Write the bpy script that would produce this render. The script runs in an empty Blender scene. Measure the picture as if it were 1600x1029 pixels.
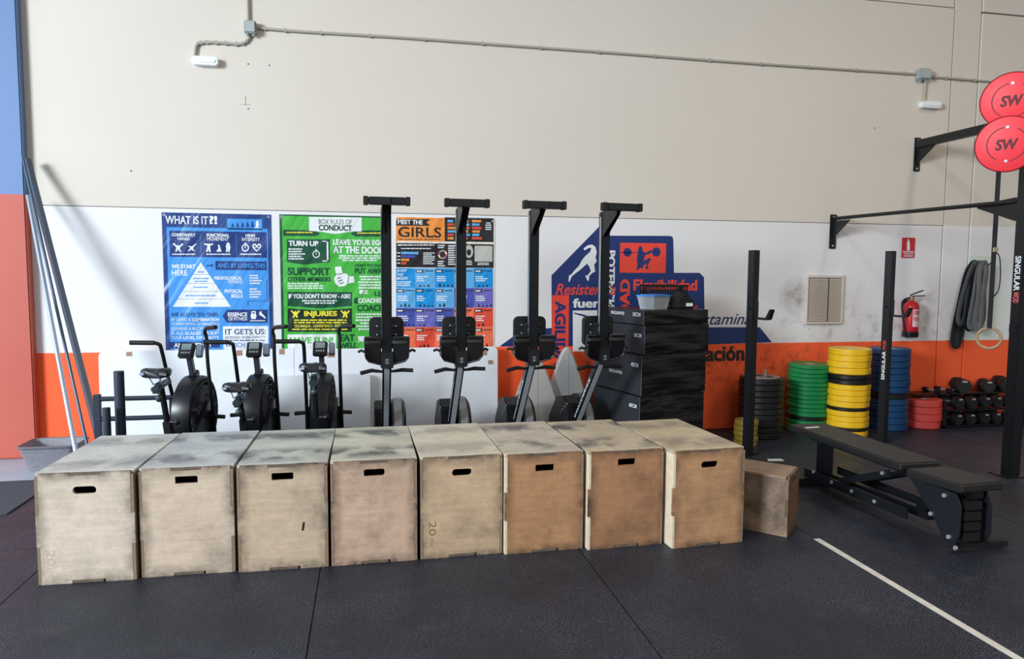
import bpy, bmesh, math, random
from mathutils import Vector, Matrix, Euler
from mathutils.geometry import tessellate_polygon
random.seed(7)
S = bpy.context.scene
C = S.collection
R = math.radians
D = 7.15          # distance of the back wall from the camera

# ------------------------------------------------------------------ camera
FPX, YAW, PIT, ROLL, CAMH = 1116.9, .1994, .0789, .0066, 1.6914
cy, sy = math.cos(YAW), math.sin(YAW)
FW = Vector((sy*math.cos(PIT), cy*math.cos(PIT), -math.sin(PIT)))
r0 = Vector((cy, -sy, 0)); u0 = r0.cross(FW)
RT = r0*math.cos(ROLL)+u0*math.sin(ROLL); UP = u0*math.cos(ROLL)-r0*math.sin(ROLL)
cd = bpy.data.cameras.new('camera'); cam = bpy.data.objects.new('camera', cd); C.objects.link(cam)
cd.sensor_width = 36; cd.lens = 36*FPX/1600; cd.clip_start = .05; cd.clip_end = 200
m = Matrix((RT, UP, -FW)).transposed().to_4x4(); m.translation = (0, 0, CAMH)
cam.matrix_world = m
S.camera = cam

# ------------------------------------------------------------------ light
w = bpy.data.worlds.new('daylight'); S.world = w; w.use_nodes = True
bg = w.node_tree.nodes['Background']
bg.inputs[0].default_value = (.84, .92, 1.0, 1); bg.inputs[1].default_value = .47
def area(name, loc, rot, sx, sy_, power, col):
    l = bpy.data.lights.new(name, 'AREA'); l.shape = 'RECTANGLE'; l.size = sx; l.size_y = sy_
    l.energy = power; l.color = col
    o = bpy.data.objects.new(name, l); C.objects.link(o); o.location = loc; o.rotation_euler = rot
    return o
area('daylight_left_gate', (-10.5, -2.6, 4.9), (R(74), 0, R(-58)), 3.4, 3.0, 1800, (.83, .93, 1.0))
area('daylight_side_door', (-4.7, 4.9, 1.9), (R(90), 0, R(-90)), 3.4, 3.4, 45, (.50, .74, 1.0))
for k, (lx, ly) in enumerate(((2.0, 1.8), (6.4, 2.6), (2.0, -2.5), (6.4, -1.5))):
    area('overhead_fill', (lx, ly, 6.2), (0, 0, 0), .5, 1.6, 60, (1.0, .86, .70))  # unseen warm fill, added overhead to lift the right side
S.view_settings.view_transform = 'Standard'; S.view_settings.look = 'None'
S.view_settings.gamma = 1.0; S.view_settings.use_curve_mapping = False
S.view_settings.exposure = 0.30

# ------------------------------------------------------------------ helpers
def ray(px, py): return FW + RT*((px-800)/FPX) + UP*((514.5-py)/FPX)
def on_y(px, py, Y=D):
    d = ray(px, py); t = Y/d.y; return Vector((0, 0, CAMH))+d*t
def lin(c):
    f = lambda v: v/12.92 if v <= .04045 else ((v+.055)/1.055)**2.4
    return tuple(f(x/255) for x in c[:3])+(1,)
MATS = {}
def mat(name, col, rough=.55, metal=0., var=0., vscale=8., bump=0., bscale=60., spec=.5, stretch=None):
    if name in MATS: return MATS[name]
    M = bpy.data.materials.new(name); M.use_nodes = True; nt = M.node_tree; N = nt.nodes; L = nt.links
    b = N['Principled BSDF']; c = lin(col)
    b.inputs['Base Color'].default_value = c; b.inputs['Roughness'].default_value = rough
    b.inputs['Metallic'].default_value = metal; b.inputs['Specular IOR Level'].default_value = spec
    tc = N.new('ShaderNodeTexCoord')
    if var:
        n = N.new('ShaderNodeTexNoise'); n.inputs['Scale'].default_value = vscale; n.inputs['Detail'].default_value = 5
        src = tc.outputs['Object']
        if stretch:
            mp = N.new('ShaderNodeMapping'); mp.inputs['Scale'].default_value = stretch; L.new(src, mp.inputs[0]); src = mp.outputs[0]
        L.new(src, n.inputs['Vector'])
        rp = N.new('ShaderNodeValToRGB'); rp.color_ramp.elements[0].position = .3; rp.color_ramp.elements[1].position = .7
        rp.color_ramp.elements[0].color = tuple(x*(1-var) for x in c[:3])+(1,)
        rp.color_ramp.elements[1].color = tuple(min(1, x*(1+var)) for x in c[:3])+(1,)
        L.new(n.outputs[0], rp.inputs[0]); L.new(rp.outputs[0], b.inputs['Base Color'])
    if bump:
        n2 = N.new('ShaderNodeTexNoise'); n2.inputs['Scale'].default_value = bscale; n2.inputs['Detail'].default_value = 3
        L.new(tc.outputs['Object'], n2.inputs['Vector'])
        bp = N.new('ShaderNodeBump'); bp.inputs['Strength'].default_value = bump; bp.inputs['Distance'].default_value = .01
        L.new(n2.outputs[0], bp.inputs['Height']); L.new(bp.outputs[0], b.inputs['Normal'])
    MATS[name] = M; return M
class G:                                   # small node-graph helper
    def __init__(s, M): s.nt = M.node_tree; s.N = s.nt.nodes; s.L = s.nt.links
    def put(s, sock, v):
        if hasattr(v, 'is_output'): s.L.new(v, sock)
        else: sock.default_value = v
    def math(s, op, a, b=0., clamp=False):
        n = s.N.new('ShaderNodeMath'); n.operation = op; n.use_clamp = clamp; s.put(n.inputs[0], a); s.put(n.inputs[1], b); return n.outputs[0]
    def noise(s, vec, scale, detail=4, rough=.55):
        n = s.N.new('ShaderNodeTexNoise'); n.inputs['Scale'].default_value = scale; n.inputs['Detail'].default_value = detail
        n.inputs['Roughness'].default_value = rough; s.L.new(vec, n.inputs['Vector']); return n.outputs[0]
    def map(s, vec, loc=(0, 0, 0), sc=(1, 1, 1)):
        n = s.N.new('ShaderNodeMapping'); n.inputs['Location'].default_value = loc; n.inputs['Scale'].default_value = sc; s.L.new(vec, n.inputs[0]); return n.outputs[0]
    def step(s, v, lo, hi, a=0., b=1.):
        n = s.N.new('ShaderNodeMapRange'); n.clamp = True; s.put(n.inputs[0], v)
        for i, x in enumerate((lo, hi, a, b)): n.inputs[1+i].default_value = x
        return n.outputs[0]
    def mix(s, f, a, b):
        n = s.N.new('ShaderNodeMix'); n.data_type = 'RGBA'; s.put(n.inputs[0], f); s.put(n.inputs[6], a); s.put(n.inputs[7], b); return n.outputs[2]
    def sep(s, v):
        n = s.N.new('ShaderNodeSeparateXYZ'); s.L.new(v, n.inputs[0]); return n.outputs
    def bump(s, h, strength, dist=.01):
        n = s.N.new('ShaderNodeBump'); n.inputs['Strength'].default_value = strength; n.inputs['Distance'].default_value = dist
        s.L.new(h, n.inputs['Height']); s.L.new(n.outputs[0], s.N['Principled BSDF'].inputs['Normal'])
def newmat(name, rough=.6):
    M = bpy.data.materials.new(name); M.use_nodes = True; M.node_tree.nodes['Principled BSDF'].inputs['Roughness'].default_value = rough
    MATS[name] = M; return M, G(M)
def wmat(o): return (wmat(o.parent) if o.parent else Matrix()) @ o.matrix_basis

class MB:
    def __init__(s): s.bm = bmesh.new()
    def _v(s, pts, M=None): return [s.bm.verts.new((M @ Vector(p)) if M else p) for p in pts]
    def box(s, x0, x1, y0, y1, z0, z1, M=None):
        v = s._v([(x, y, z) for x in (x0, x1) for y in (y0, y1) for z in (z0, z1)], M)
        for f in ((0, 1, 3, 2), (4, 6, 7, 5), (0, 4, 5, 1), (2, 3, 7, 6), (0, 2, 6, 4), (1, 5, 7, 3)): s.bm.faces.new([v[i] for i in f])
        return s
    def cbox(s, c, size, rot=(0, 0, 0)):
        M = Matrix.Translation(c) @ Euler(rot).to_matrix().to_4x4(); a, b, d = [q/2 for q in size]
        return s.box(-a, a, -b, b, -d, d, M)
    def tube(s, pts, r, seg=10, closed=False, flat=None):
        pts = [Vector(p) for p in pts]; n = len(pts); rs = r if isinstance(r, (list, tuple)) else [r]*n
        rings = []; nrm = None
        for i, p in enumerate(pts):
            a = pts[i-1] if (i or closed) else pts[0]; b = pts[(i+1) % n] if (i < n-1 or closed) else pts[-1]
            t = (b-a).normalized()
            if nrm is None:
                nrm = t.orthogonal().normalized()
                if flat: nrm = (Vector(flat)-t*t.dot(Vector(flat))).normalized()
            nrm = (nrm-t*t.dot(nrm)).normalized(); bn = t.cross(nrm)
            k = .18 if flat else 1
            rings.append([s.bm.verts.new(p+nrm*(math.cos(2*math.pi*j/seg)*rs[i]*k)+bn*(math.sin(2*math.pi*j/seg)*rs[i])) for j in range(seg)])
        for i in range(n if closed else n-1):
            A, B = rings[i], rings[(i+1) % n]
            for j in range(seg): s.bm.faces.new((A[j], A[(j+1) % seg], B[(j+1) % seg], B[j]))
        if not closed: s.bm.faces.new(rings[0][::-1]); s.bm.faces.new(rings[-1])
        return s
    def cyl(s, p0, p1, r, seg=16, r1=None): return s.tube([p0, p1], [r, r if r1 is None else r1], seg)
    def bar(s, p0, p1, w_, h_, up=(0, 0, 1)):
        p0, p1 = Vector(p0), Vector(p1); z = (p1-p0).normalized(); x = Vector(up).cross(z).normalized(); y = z.cross(x)
        M = Matrix((x, y, z)).transposed().to_4x4(); M.translation = p0
        return s.box(-w_/2, w_/2, -h_/2, h_/2, 0, (p1-p0).length, M)
    def lathe(s, prof, M=None, seg=32, closed=True):
        rings = [s._v([(r*math.cos(2*math.pi*j/seg), r*math.sin(2*math.pi*j/seg), z) for j in range(seg)], M) for r, z in prof]
        n = len(rings)
        for i in range(n if closed else n-1):
            A, B = rings[i], rings[(i+1) % n]
            for j in range(seg): s.bm.faces.new((A[j], A[(j+1) % seg], B[(j+1) % seg], B[j]))
        if not closed:
            if prof[0][0] > 1e-6: s.bm.faces.new(rings[0][::-1])
            if prof[-1][0] > 1e-6: s.bm.faces.new(rings[-1])
        return s
    def prism(s, loops, M, h):             # loops: outer outline (and holes) in local xy, thickness along local z
        if not isinstance(loops[0][0], (tuple, list)): loops = [loops]
        flat = [p for l in loops for p in l]
        tri = tessellate_polygon([[Vector((p[0], p[1], 0)) for p in l] for l in loops])
        a = s._v([(p[0], p[1], 0) for p in flat], M); b = s._v([(p[0], p[1], h) for p in flat], M)
        for t in tri:
            for V in (a, b):
                try: s.bm.faces.new([V[i] for i in t])
                except ValueError: pass
        k = 0
        for l in loops:
            n = len(l)
            for i in range(n):
                q = (a[k+i], a[k+(i+1) % n], b[k+(i+1) % n], b[k+i])
                try: s.bm.faces.new(q)
                except ValueError: pass
            k += n
        return s
    def quad(s, pts): s.bm.faces.new(s._v(pts)); return s
    def sphere(s, c, r, sc=(1, 1, 1), seg=16):
        M = Matrix.Translation(c) @ Matrix.Diagonal((r*sc[0], r*sc[1], r*sc[2], 1))
        bmesh.ops.create_uvsphere(s.bm, u_segments=seg, v_segments=max(6, seg//2), radius=1, matrix=M); return s
    def add2d(s, geo, fn):                 # geo: (verts2d, faces); fn maps 2D to 3D
        V = [s.bm.verts.new(fn(*p)) for p in geo[0]]
        for f in geo[1]:
            try: s.bm.faces.new([V[i] for i in f])
            except ValueError: pass
        return s
    def build(s, name, m_, parent=None, bevel=0., seg=2, world=True, loc=None, recalc=True, ang=32):
        bm = s.bm
        if recalc: bmesh.ops.recalc_face_normals(bm, faces=bm.faces)
        if bevel:
            bm.normal_update()
            ed = [e for e in bm.edges if len(e.link_faces) == 2 and e.calc_face_angle(0) > R(30)]
            bmesh.ops.bevel(bm, geom=ed, offset=bevel, segments=seg, affect='EDGES', clamp_overlap=True)
        if parent is not None and world: bm.transform(wmat(parent).inverted())
        if loc is not None: bm.transform(Matrix.Translation(-Vector(loc)))
        me = bpy.data.meshes.new(name); bm.to_mesh(me); bm.free()
        me.materials.append(m_)
        for p in me.polygons: p.use_smooth = True
        me.set_sharp_from_angle(angle=R(ang))
        o = bpy.data.objects.new(name, me); C.objects.link(o)
        if parent is not None: o.parent = parent
        if loc is not None: o.location = loc
        return o
def thing(name, label, cat, loc=(0, 0, 0), rz=0, group=None):
    o = bpy.data.objects.new(name, None); C.objects.link(o); o.empty_display_size = .1
    o.location = loc; o.rotation_euler = (0, 0, rz); return tag(o, label, cat, group)
def tag(o, label, cat, group=None):
    o['label'] = label; o['category'] = cat
    if group: o['group'] = group
    return o
def struct(o): o['kind'] = 'structure'; return o
def dup(root, loc, rz, label, group=None):
    r = root.copy(); C.objects.link(r); r.location = loc; r.rotation_euler = (0, 0, rz); r['label'] = label
    if group: r['group'] = group
    for ch in list(root.children):
        c = ch.copy(); C.objects.link(c); c.parent = r
        for g in ch.children:
            d = g.copy(); C.objects.link(d); d.parent = c
    return r
def circ(cx, cz, r, n=16, a0=0, a1=360): return [(cx+r*math.cos(R(a0+(a1-a0)*i/n)), cz+r*math.sin(R(a0+(a1-a0)*i/n))) for i in range(n)]
def rrect(x0, z0, x1, z1, r, n=4):
    o = []
    for cx, cz, a in ((x1-r, z1-r, 0), (x0+r, z1-r, 90), (x0+r, z0+r, 180), (x1-r, z0+r, 270)):
        for i in range(n+1): t = R(a+90*i/n); o.append((cx+r*math.cos(t), cz+r*math.sin(t)))
    return o
def XZ(y, x=0, z=0):                        # local xy -> world xz, thickness towards +y
    return Matrix(((1, 0, 0, x), (0, 0, 1, y), (0, 1, 0, z), (0, 0, 0, 1)))
def YZ(x): return Matrix(((0, 0, 1, x), (1, 0, 0, 0), (0, 1, 0, 0), (0, 0, 0, 1)))
TXT = {}
def text(s_, bold=0., shear=0., space=1.):
    key = (s_, bold, shear, space)
    if key in TXT: return TXT[key]
    cu = bpy.data.curves.new('t', 'FONT'); cu.body = s_; cu.size = 1; cu.offset = min(bold, .012); cu.shear = shear; cu.resolution_u = 3; cu.space_character = space
    ob = bpy.data.objects.new('t', cu); me = ob.to_mesh()
    V = [(v.co.x, v.co.y, 0) for v in me.vertices]; F = [tuple(p.vertices) for p in me.polygons]
    e = max(0, bold-.012)*.8
    if e > .002:
        V0, F0, n = V, F, len(V); V, F = [], []
        for k, (dx, dy) in enumerate(((-e, -e*.5), (e, -e*.5), (-e, e*.5), (e, e*.5))):
            V += [(x+dx, y+dy, k) for x, y, _ in V0]; F += [tuple(i+k*n for i in f) for f in F0]
    ob.to_mesh_clear(); bpy.data.objects.remove(ob); bpy.data.curves.remove(cu)
    x0 = min(v[0] for v in V); x1 = max(v[0] for v in V); y0 = min(v[1] for v in V); y1 = max(v[1] for v in V)
    TXT[key] = ([((x-x0)/(x1-x0), (y-y0)/(y1-y0), q) for x, y, q in V], F); return TXT[key]
def flat_text(mb, s_, O, U, V, bold=.02, shear=0., space=1.):
    O, U, V = Vector(O), Vector(U), Vector(V)
    nrm = U.cross(V).normalized()            # the heavier weights are overprinted, a tenth of a millimetre apart
    mb.add2d(text(s_, bold, shear, space), lambda x, y, q: O+U*x+V*y+nrm*(.00012*q))

# ------------------------------------------------------------------ common materials
BLK = mat('black_powdercoat', (13, 15, 19), .42)
STEEL = mat('dark_steel', (30, 33, 38), .38, .3)
RUB = mat('black_rubber', (11, 11, 13), .6)
PLA = mat('black_plastic', (15, 17, 21), .35)
ALU = mat('brushed_aluminium', (190, 195, 200), .35, .8)
BOLT = mat('zinc_bolt', (205, 210, 215), .3, .6)
WHT = mat('white_plastic', (236, 237, 238), .4)
WHINK = mat('white_print', (232, 234, 236), .5)
GREYP = mat('grey_pvc', (158, 162, 160), .5)

# ================================================================== setting
# floor slab, rubber mats as pieces
flr = struct(MB().box(-14, 14, -12, 7.4, -.3, -.014).build('floor', mat('dark_screed', (30, 30, 32), .9)))
MB().box(-8, -1.85, 6.31, 7.13, -.014, -.004).build('concrete_apron', mat('pale_concrete', (168, 174, 184), .6, 0, .08, 3, .1, 40), flr)
M, g = newmat('rubber_mat', .56)
tc = g.N.new('ShaderNodeTexCoord').outputs['Object']
n1 = g.noise(tc, 1.3, 5); n2 = g.noise(tc, 160, 2); n3 = g.noise(g.map(tc, (3, 1, 0)), 4.5, 6, .7)
c = g.mix(g.step(n1, .3, .7), lin((14, 21, 34)), lin((21, 28, 42)))
c = g.mix(g.math('MULTIPLY', g.step(n3, .56, .75), .35), c, lin((72, 74, 82)))
c = g.mix(g.math('MULTIPLY', g.step(n2, .57, .64), g.step(n1, .40, .60, .3, .85)), c, lin((112, 116, 128)))
g.L.new(c, g.N['Principled BSDF'].inputs['Base Color'])
g.L.new(g.step(n3, .3, .7, .46, .62), g.N['Principled BSDF'].inputs['Roughness'])
g.bump(n2, .25, .003)
RMAT = M
xs = [-6.46, -4.92, -3.38, -1.84, -.28, 1.26, 2.81, 4.36, 5.38, 6.9, 8.5]
ys = [(-4.4, -.6), (-.596, 4.72), (4.726, 7.13)]
for i in range(len(xs)-1):
    for a, b in ys:
        if xs[i] < -1.9:
            if a > 4: b = 6.3
        MB().box(xs[i]+.003, xs[i+1]-.003, a, b, -.014, 0).build('rubber_mat', RMAT, flr)
MB().box(2.795, 2.838, .2, 4.0, .0003, .002).build('painted_line', mat('chalky_line', (205, 200, 192), .7, 0, .12, 20), flr)
MB().box(-3.0, -2.46, 5.42, 6.27, .0003, .012).build('ribbed_doormat', mat('grey_doormat', (60, 66, 74), .8, 0, .3, 120), flr)

# back wall : backing + concrete panels
M, g = newmat('painted_wall', .78)
geo = g.N.new('ShaderNodeNewGeometry').outputs['Position']
x, y, z = g.sep(geo)[:3]
nz = g.noise(geo, 30, 3); nb = g.noise(geo, .8, 4); nd = g.noise(g.map(geo, (5, 0, 2)), 7, 8, .7); nf = g.noise(geo, 55, 4, .7)
wob = g.math('ADD', z, g.math('MULTIPLY', g.math('SUBTRACT', nz, .5), .012))
beige = g.mix(nb, lin((214, 203, 190)), lin((222, 212, 200)))
white = g.mix(nb, lin((226, 222, 222)), lin((234, 231, 231)))
orng = g.mix(nb, lin((252, 92, 44)), lin((254, 102, 52)))
# scuffs on the white part at the right, dirt and painted-in shadow low on the orange
mx = g.math('MULTIPLY', g.step(x, 4.0, 4.6), g.step(x, 7.0, 6.4)); mz = g.math('MULTIPLY', g.step(z, .93, 1.0), g.step(z, 1.75, 1.0))
white = g.mix(g.math('MULTIPLY', g.math('MULTIPLY', mx, mz), g.step(nd, .50, .70, 0, .5)), white, lin((96, 88, 84)))
sm = g.noise(geo, 12, 5, .7); ds = g.N.new('ShaderNodeVectorMath'); ds.operation = 'DISTANCE'; g.L.new(geo, ds.inputs[0]); ds.inputs[1].default_value = (4.66, D, 1.46)
white = g.mix(g.math('MULTIPLY', g.step(ds.outputs['Value'], .24, .04), g.step(sm, .35, .65, .2, .75)), white, lin((118, 106, 98)))
white = g.mix(g.step(nf, .70, .76, 0, .25), white, lin((150, 145, 142)))
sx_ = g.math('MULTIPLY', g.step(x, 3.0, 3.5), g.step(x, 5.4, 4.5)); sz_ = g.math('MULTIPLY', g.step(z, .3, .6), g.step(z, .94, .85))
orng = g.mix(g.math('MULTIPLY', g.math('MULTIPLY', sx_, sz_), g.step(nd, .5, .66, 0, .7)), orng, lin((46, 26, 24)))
orng = g.mix(g.math('MULTIPLY', g.step(x, 5.5, 6.5), g.step(nf, .66, .70, 0, .45)), orng, lin((225, 190, 170)))
# greenish repaint patch on the far panel
gp = g.math('MULTIPLY', g.step(x, 6.86, 6.87), g.math('MULTIPLY', g.step(wob, 1.925, 1.915), g.step(x, 7.45, 7.2)))
white = g.mix(g.math('MULTIPLY', gp, .8), white, lin((205, 220, 204)))
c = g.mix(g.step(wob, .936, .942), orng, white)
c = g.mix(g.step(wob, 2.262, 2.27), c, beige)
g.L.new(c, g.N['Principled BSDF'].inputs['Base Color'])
g.bump(g.math('ADD', nf, g.noise(geo, 9, 4)), .16, .006)
WALL = M
wb = struct(MB().box(-4.4, 14, D+.02, D+.3, -.3, 6.6).build('wall_back', mat('joint_grout', (112, 100, 92), .9)))
def panel(x0, x1, z0, z1, dy=0.): MB().box(x0, x1, D+dy, D+.022, z0, z1).build('wall_panel', WALL, wb, bevel=.004, seg=1)
panel(-4.4, 6.494, 0, 2.2635); panel(-4.4, 6.494, 2.2675, 4.685, -.006); panel(-4.4, 6.494, 4.695, 6.6)
panel(6.508, 6.853, 0, 6.6); panel(6.865, 14, 0, 4.66, -.008); panel(6.865, 14, 4.675, 6.6, -.008)
# pilaster in the left corner, two-tone; blue haze painted into the colours
M, g = newmat('pilaster_paint_haze', .6)
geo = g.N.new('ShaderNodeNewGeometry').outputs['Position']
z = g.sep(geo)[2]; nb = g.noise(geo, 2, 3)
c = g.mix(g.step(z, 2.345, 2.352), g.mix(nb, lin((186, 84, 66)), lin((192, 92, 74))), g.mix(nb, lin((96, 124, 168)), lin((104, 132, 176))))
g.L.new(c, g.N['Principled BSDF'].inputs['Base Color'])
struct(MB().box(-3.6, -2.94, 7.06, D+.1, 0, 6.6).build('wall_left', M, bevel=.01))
struct(MB().box(-4.4, 14, -3.5, D+.3, 6.5, 6.7).build('ceiling', mat('ceiling_sheet', (196, 196, 194), .8, 0, .05, 2)))
struct(MB().box(13.8, 14, -8, D+.3, -.3, 6.6).build('wall_right', mat('side_wall_paint', (196, 188, 178), .8, 0, .05, 2)))

# small wall scars
MARK = mat('wall_mark', (110, 98, 90), .9)
mk = MB()
for px, py in ((388, 100), (421, 102), (388, 170), (205, 267), (1366, 200)): mk.cyl(on_y(px, py, D-.008), on_y(px, py, D-.004), .008, 8)
for a, b in (((376, 163), (392, 163.5)), ((383.5, 150), (383.5, 164))): mk.bar(on_y(*a, D-.0068), on_y(*b, D-.0068), .002, .003, (0, 1, 0))
mk.build('plaster_mark', MARK, wb)

# ================================================================== wall mural (flat print on the wall)
INK = {}
def ink(n, col, rough=.5): return mat('ink_'+n, col, rough, 0, .03, 6)
def vink(n, col):                            # glossy printed vinyl with slack diagonal folds
    if 'vinyl_'+n in MATS: return MATS['vinyl_'+n]
    M, g = newmat('vinyl_'+n, .34); g.N['Principled BSDF'].inputs['Base Color'].default_value = lin(col)
    p = g.N.new('ShaderNodeNewGeometry').outputs['Position']; rt = g.N.new('ShaderNodeMapping'); rt.inputs['Rotation'].default_value = (0, R(58), 0); rt.inputs['Scale'].default_value = (1, 1, 1); g.L.new(p, rt.inputs[0])
    g.bump(g.math('ADD', g.noise(g.map(rt.outputs[0], (0, 0, 0), (.9, 1, 5.5)), 1.5, 2, .4), g.math('MULTIPLY', g.noise(p, 3.0, 1), .6)), .55, .05)
    return M
class Print:
    """flat print in thin layers on a plane; every word, panel and figure is an object of its own, fine print is joined"""
    def __init__(s, parent, Y, tf, mats): s.p = parent; s.Y = Y; s.tf = tf; s.m = mats; s.fine = {}
    def pt(s, X, Yc, lay):
        q = on_y(*s.tf(X, Yc), D); q.y = s.Y-.0006*lay; return q
    def small(s, x0, y0, x1, y1):
        a, b = s.tf(x0, y0), s.tf(x1, y1); return max(abs(b[0]-a[0]), abs(b[1]-a[1])) < 9.5
    def put(s, key, name, mb): mb.build(name, s.m[key], s.p, recalc=False)
    def poly(s, key, pts, lay, name='printed_shape'):
        xs = [p[0] for p in pts]; ys = [p[1] for p in pts]; sm = s.small(min(xs), min(ys), max(xs), max(ys))
        mb = s.fine.setdefault(key, MB()) if sm else MB()
        V = [mb.bm.verts.new(s.pt(a, b, lay)) for a, b in pts]
        for t in tessellate_polygon([[Vector((p[0], p[1], 0)) for p in pts]]):
            try: mb.bm.faces.new([V[i] for i in t])
            except ValueError: pass
        if not sm: s.put(key, name, mb)
    def frame(s, x0, y0, x1, y1, lay):
        xm, ym = (x0+x1)/2, (y0+y1)/2
        return s.pt(x0, ym, lay).x, s.pt(x1, ym, lay).x, s.pt(xm, y0, lay).z, s.pt(xm, y1, lay).z, s.Y-.0006*lay
    def rect(s, key, x0, y0, x1, y1, lay, name='printed_panel', fine=False):
        l, r, t, b, y = s.frame(x0, y0, x1, y1, lay); sm = fine or s.small(x0, y0, x1, y1)
        mb = s.fine.setdefault(key, MB()) if sm else MB()
        mb.quad([(l, y, b), (r, y, b), (r, y, t), (l, y, t)])
        if not sm: s.put(key, name, mb)
    def text(s, key, st, x0, y0, x1, y1, lay, bold=.02, shear=0., rot=0, space=1.):
        l, r, t, b, y = s.frame(x0, y0, x1, y1, lay); bold *= 1.5
        if rot == 0: O, U, V = (l, y, b), (r-l, 0, 0), (0, 0, t-b)
        elif rot == -90: O, U, V = (l, y, t), (0, 0, b-t), (r-l, 0, 0)
        else: O, U, V = (r, y, b), (0, 0, t-b), (l-r, 0, 0)
        mb = MB(); flat_text(mb, st, O, U, V, bold, shear, space); s.put(key, 'lettering', mb)
    def lines(s, key, x0, y0, x1, y1, n, lay, ctr=False, rnd=.3):
        h = (y1-y0)/n
        for i in range(n):
            k = 1-random.random()*rnd; w_ = (x1-x0)*k; a = x0+((x1-x0)-w_)/2 if ctr else x0
            xx = a
            while xx < a+w_-2:
                ww = min(random.uniform(.05, .16)*(x1-x0), a+w_-xx); s.rect(key, xx, y0+i*h+h*.18, xx+ww, y0+i*h+h*.72, lay, fine=True); xx += ww+(x1-x0)*.02
    def done(s):
        for key, mb in s.fine.items():
            o = mb.build('fine_print', s.m[key], s.p, recalc=False); o['kind'] = 'stuff'

NAVY = ink('navy', (24, 48, 108)); RED = ink('red', (238, 70, 52)); BLACK = ink('black', (24, 24, 28)); WHITE = ink('white', (232, 232, 232))
mural = thing('wall_mural', 'navy and red fitness word mural painted on the wall behind the fourth rower', 'mural', on_y(980, 450, D))
P = Print(mural, D-.0008, lambda X, Y: (X, Y), {'navy': NAVY, 'navy2': NAVY, 'red': RED, 'white': WHITE, 'black': BLACK})
P.poly('navy', [(780, 541), (815, 516), (862, 512), (861.6, 430), (938, 352), (950, 368), (1046, 368.3), (1050.5, 369.6), (1052, 374), (1053, 426), (1093, 426), (1100, 433), (1101, 511), (1187, 511), (1206, 534.5), (1100, 538), (862, 541)], 0)
P.poly('white', [(895, 485), (960, 484), (960, 548), (895, 549)], 1)
P.rect('red', 862, 461, 888.5, 560, 1)
P.rect('red', 968.5, 379.5, 1040.5, 426, 1)
P.text('navy2', 'AGILIDAD', 866.5, 470, 883.5, 590, 2, .03, 0, -90)
P.text('red', 'Resistencia', 868, 443, 962, 460.5, 1, .012, .3)
P.text('white', 'fuerza', 895, 466, 957, 480.5, 1, .03)
P.text('white', 'POTENCIA', 948.5, 391, 960.5, 486, 1, .03, 0, -90)
P.text('red', 'VELOCIDAD', 967.5, 436, 983, 590, 1, .03, 0, 90)
P.text('red', 'Flexibilidad', 989.5, 436.5, 1089.5, 454, 1, .03)
P.text('red', 'fuerzas', 1020, 473, 1090, 486, 1, .012, .3)
P.text('navy2', 'Estamina', 1086, 489, 1173, 507, 1, .005, .35)
P.text('black', 'Coordinación', 1003, 540, 1163, 565, 2, .03)
P.poly('navy2', [(897, 488), (912, 491), (930, 497), (929, 500), (911, 494), (897, 490)], 2)
# runner silhouette
q = lambda pts: [(860+a/5.144, 360+b/5.144) for a, b in pts]
P.poly('white', q([(265, 145), (300, 118), (335, 112), (362, 132), (372, 175), (362, 215), (372, 245), (352, 272), (355, 305), (360, 330), (338, 340), (312, 365), (308, 405), (296, 400), (280, 362), (300, 358), (325, 325), (312, 290), (295, 265), (262, 295), (240, 315), (200, 345), (172, 368), (160, 395), (152, 415), (145, 405), (150, 360), (168, 352), (195, 318), (228, 285), (255, 235), (280, 205), (318, 172), (330, 140), (305, 140), (275, 160)]), 1)
# lifter silhouette
P.poly('navy2', q([(555, 174), (700, 174), (700, 180), (555, 180)]), 2)
for cx, cz, rr in ((619, 175, 36), (850, 172, 38)): P.poly('navy2', q([(cx+rr*.92*math.cos(R(a)), cz+rr*math.sin(R(a))) for a in range(0, 360, 20)]), 2)
P.poly('navy2', q([(705, 150), (712, 128), (724, 124), (738, 140), (742, 165), (765, 180), (790, 165), (812, 158), (815, 172), (790, 190), (762, 196), (755, 215), (750, 245), (775, 230), (800, 218), (808, 228), (790, 262), (778, 282), (792, 305), (762, 310), (768, 280), (772, 258), (745, 285), (742, 305), (718, 300), (700, 318), (692, 312), (700, 270), (694, 230), (700, 190)]), 2)
P.done()

# ================================================================== posters
def poster(name, label, corners, base):
    a, b = on_y(*corners[0], D), on_y(*corners[1], D)
    t = thing(name, label, 'poster', ((a.x+b.x)/2, D-.004, b.z))
    M = vink(name, base)
    sheet = MB().box(a.x, b.x, D-.006, D-.001, b.z, a.z).build('vinyl_sheet', M, t)
    for xx in (a.x+.022, b.x-.022):
        for zz in (a.z-.022, b.z+.022):
            MB().lathe([(.012, -.003), (.012, .003), (.006, .003), (.006, -.003)], Matrix.Translation((xx, D-.008, zz)) @ Euler((R(90), 0, 0)).to_matrix().to_4x4(), 12).build('grommet', BOLT, t)
    return t
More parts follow.
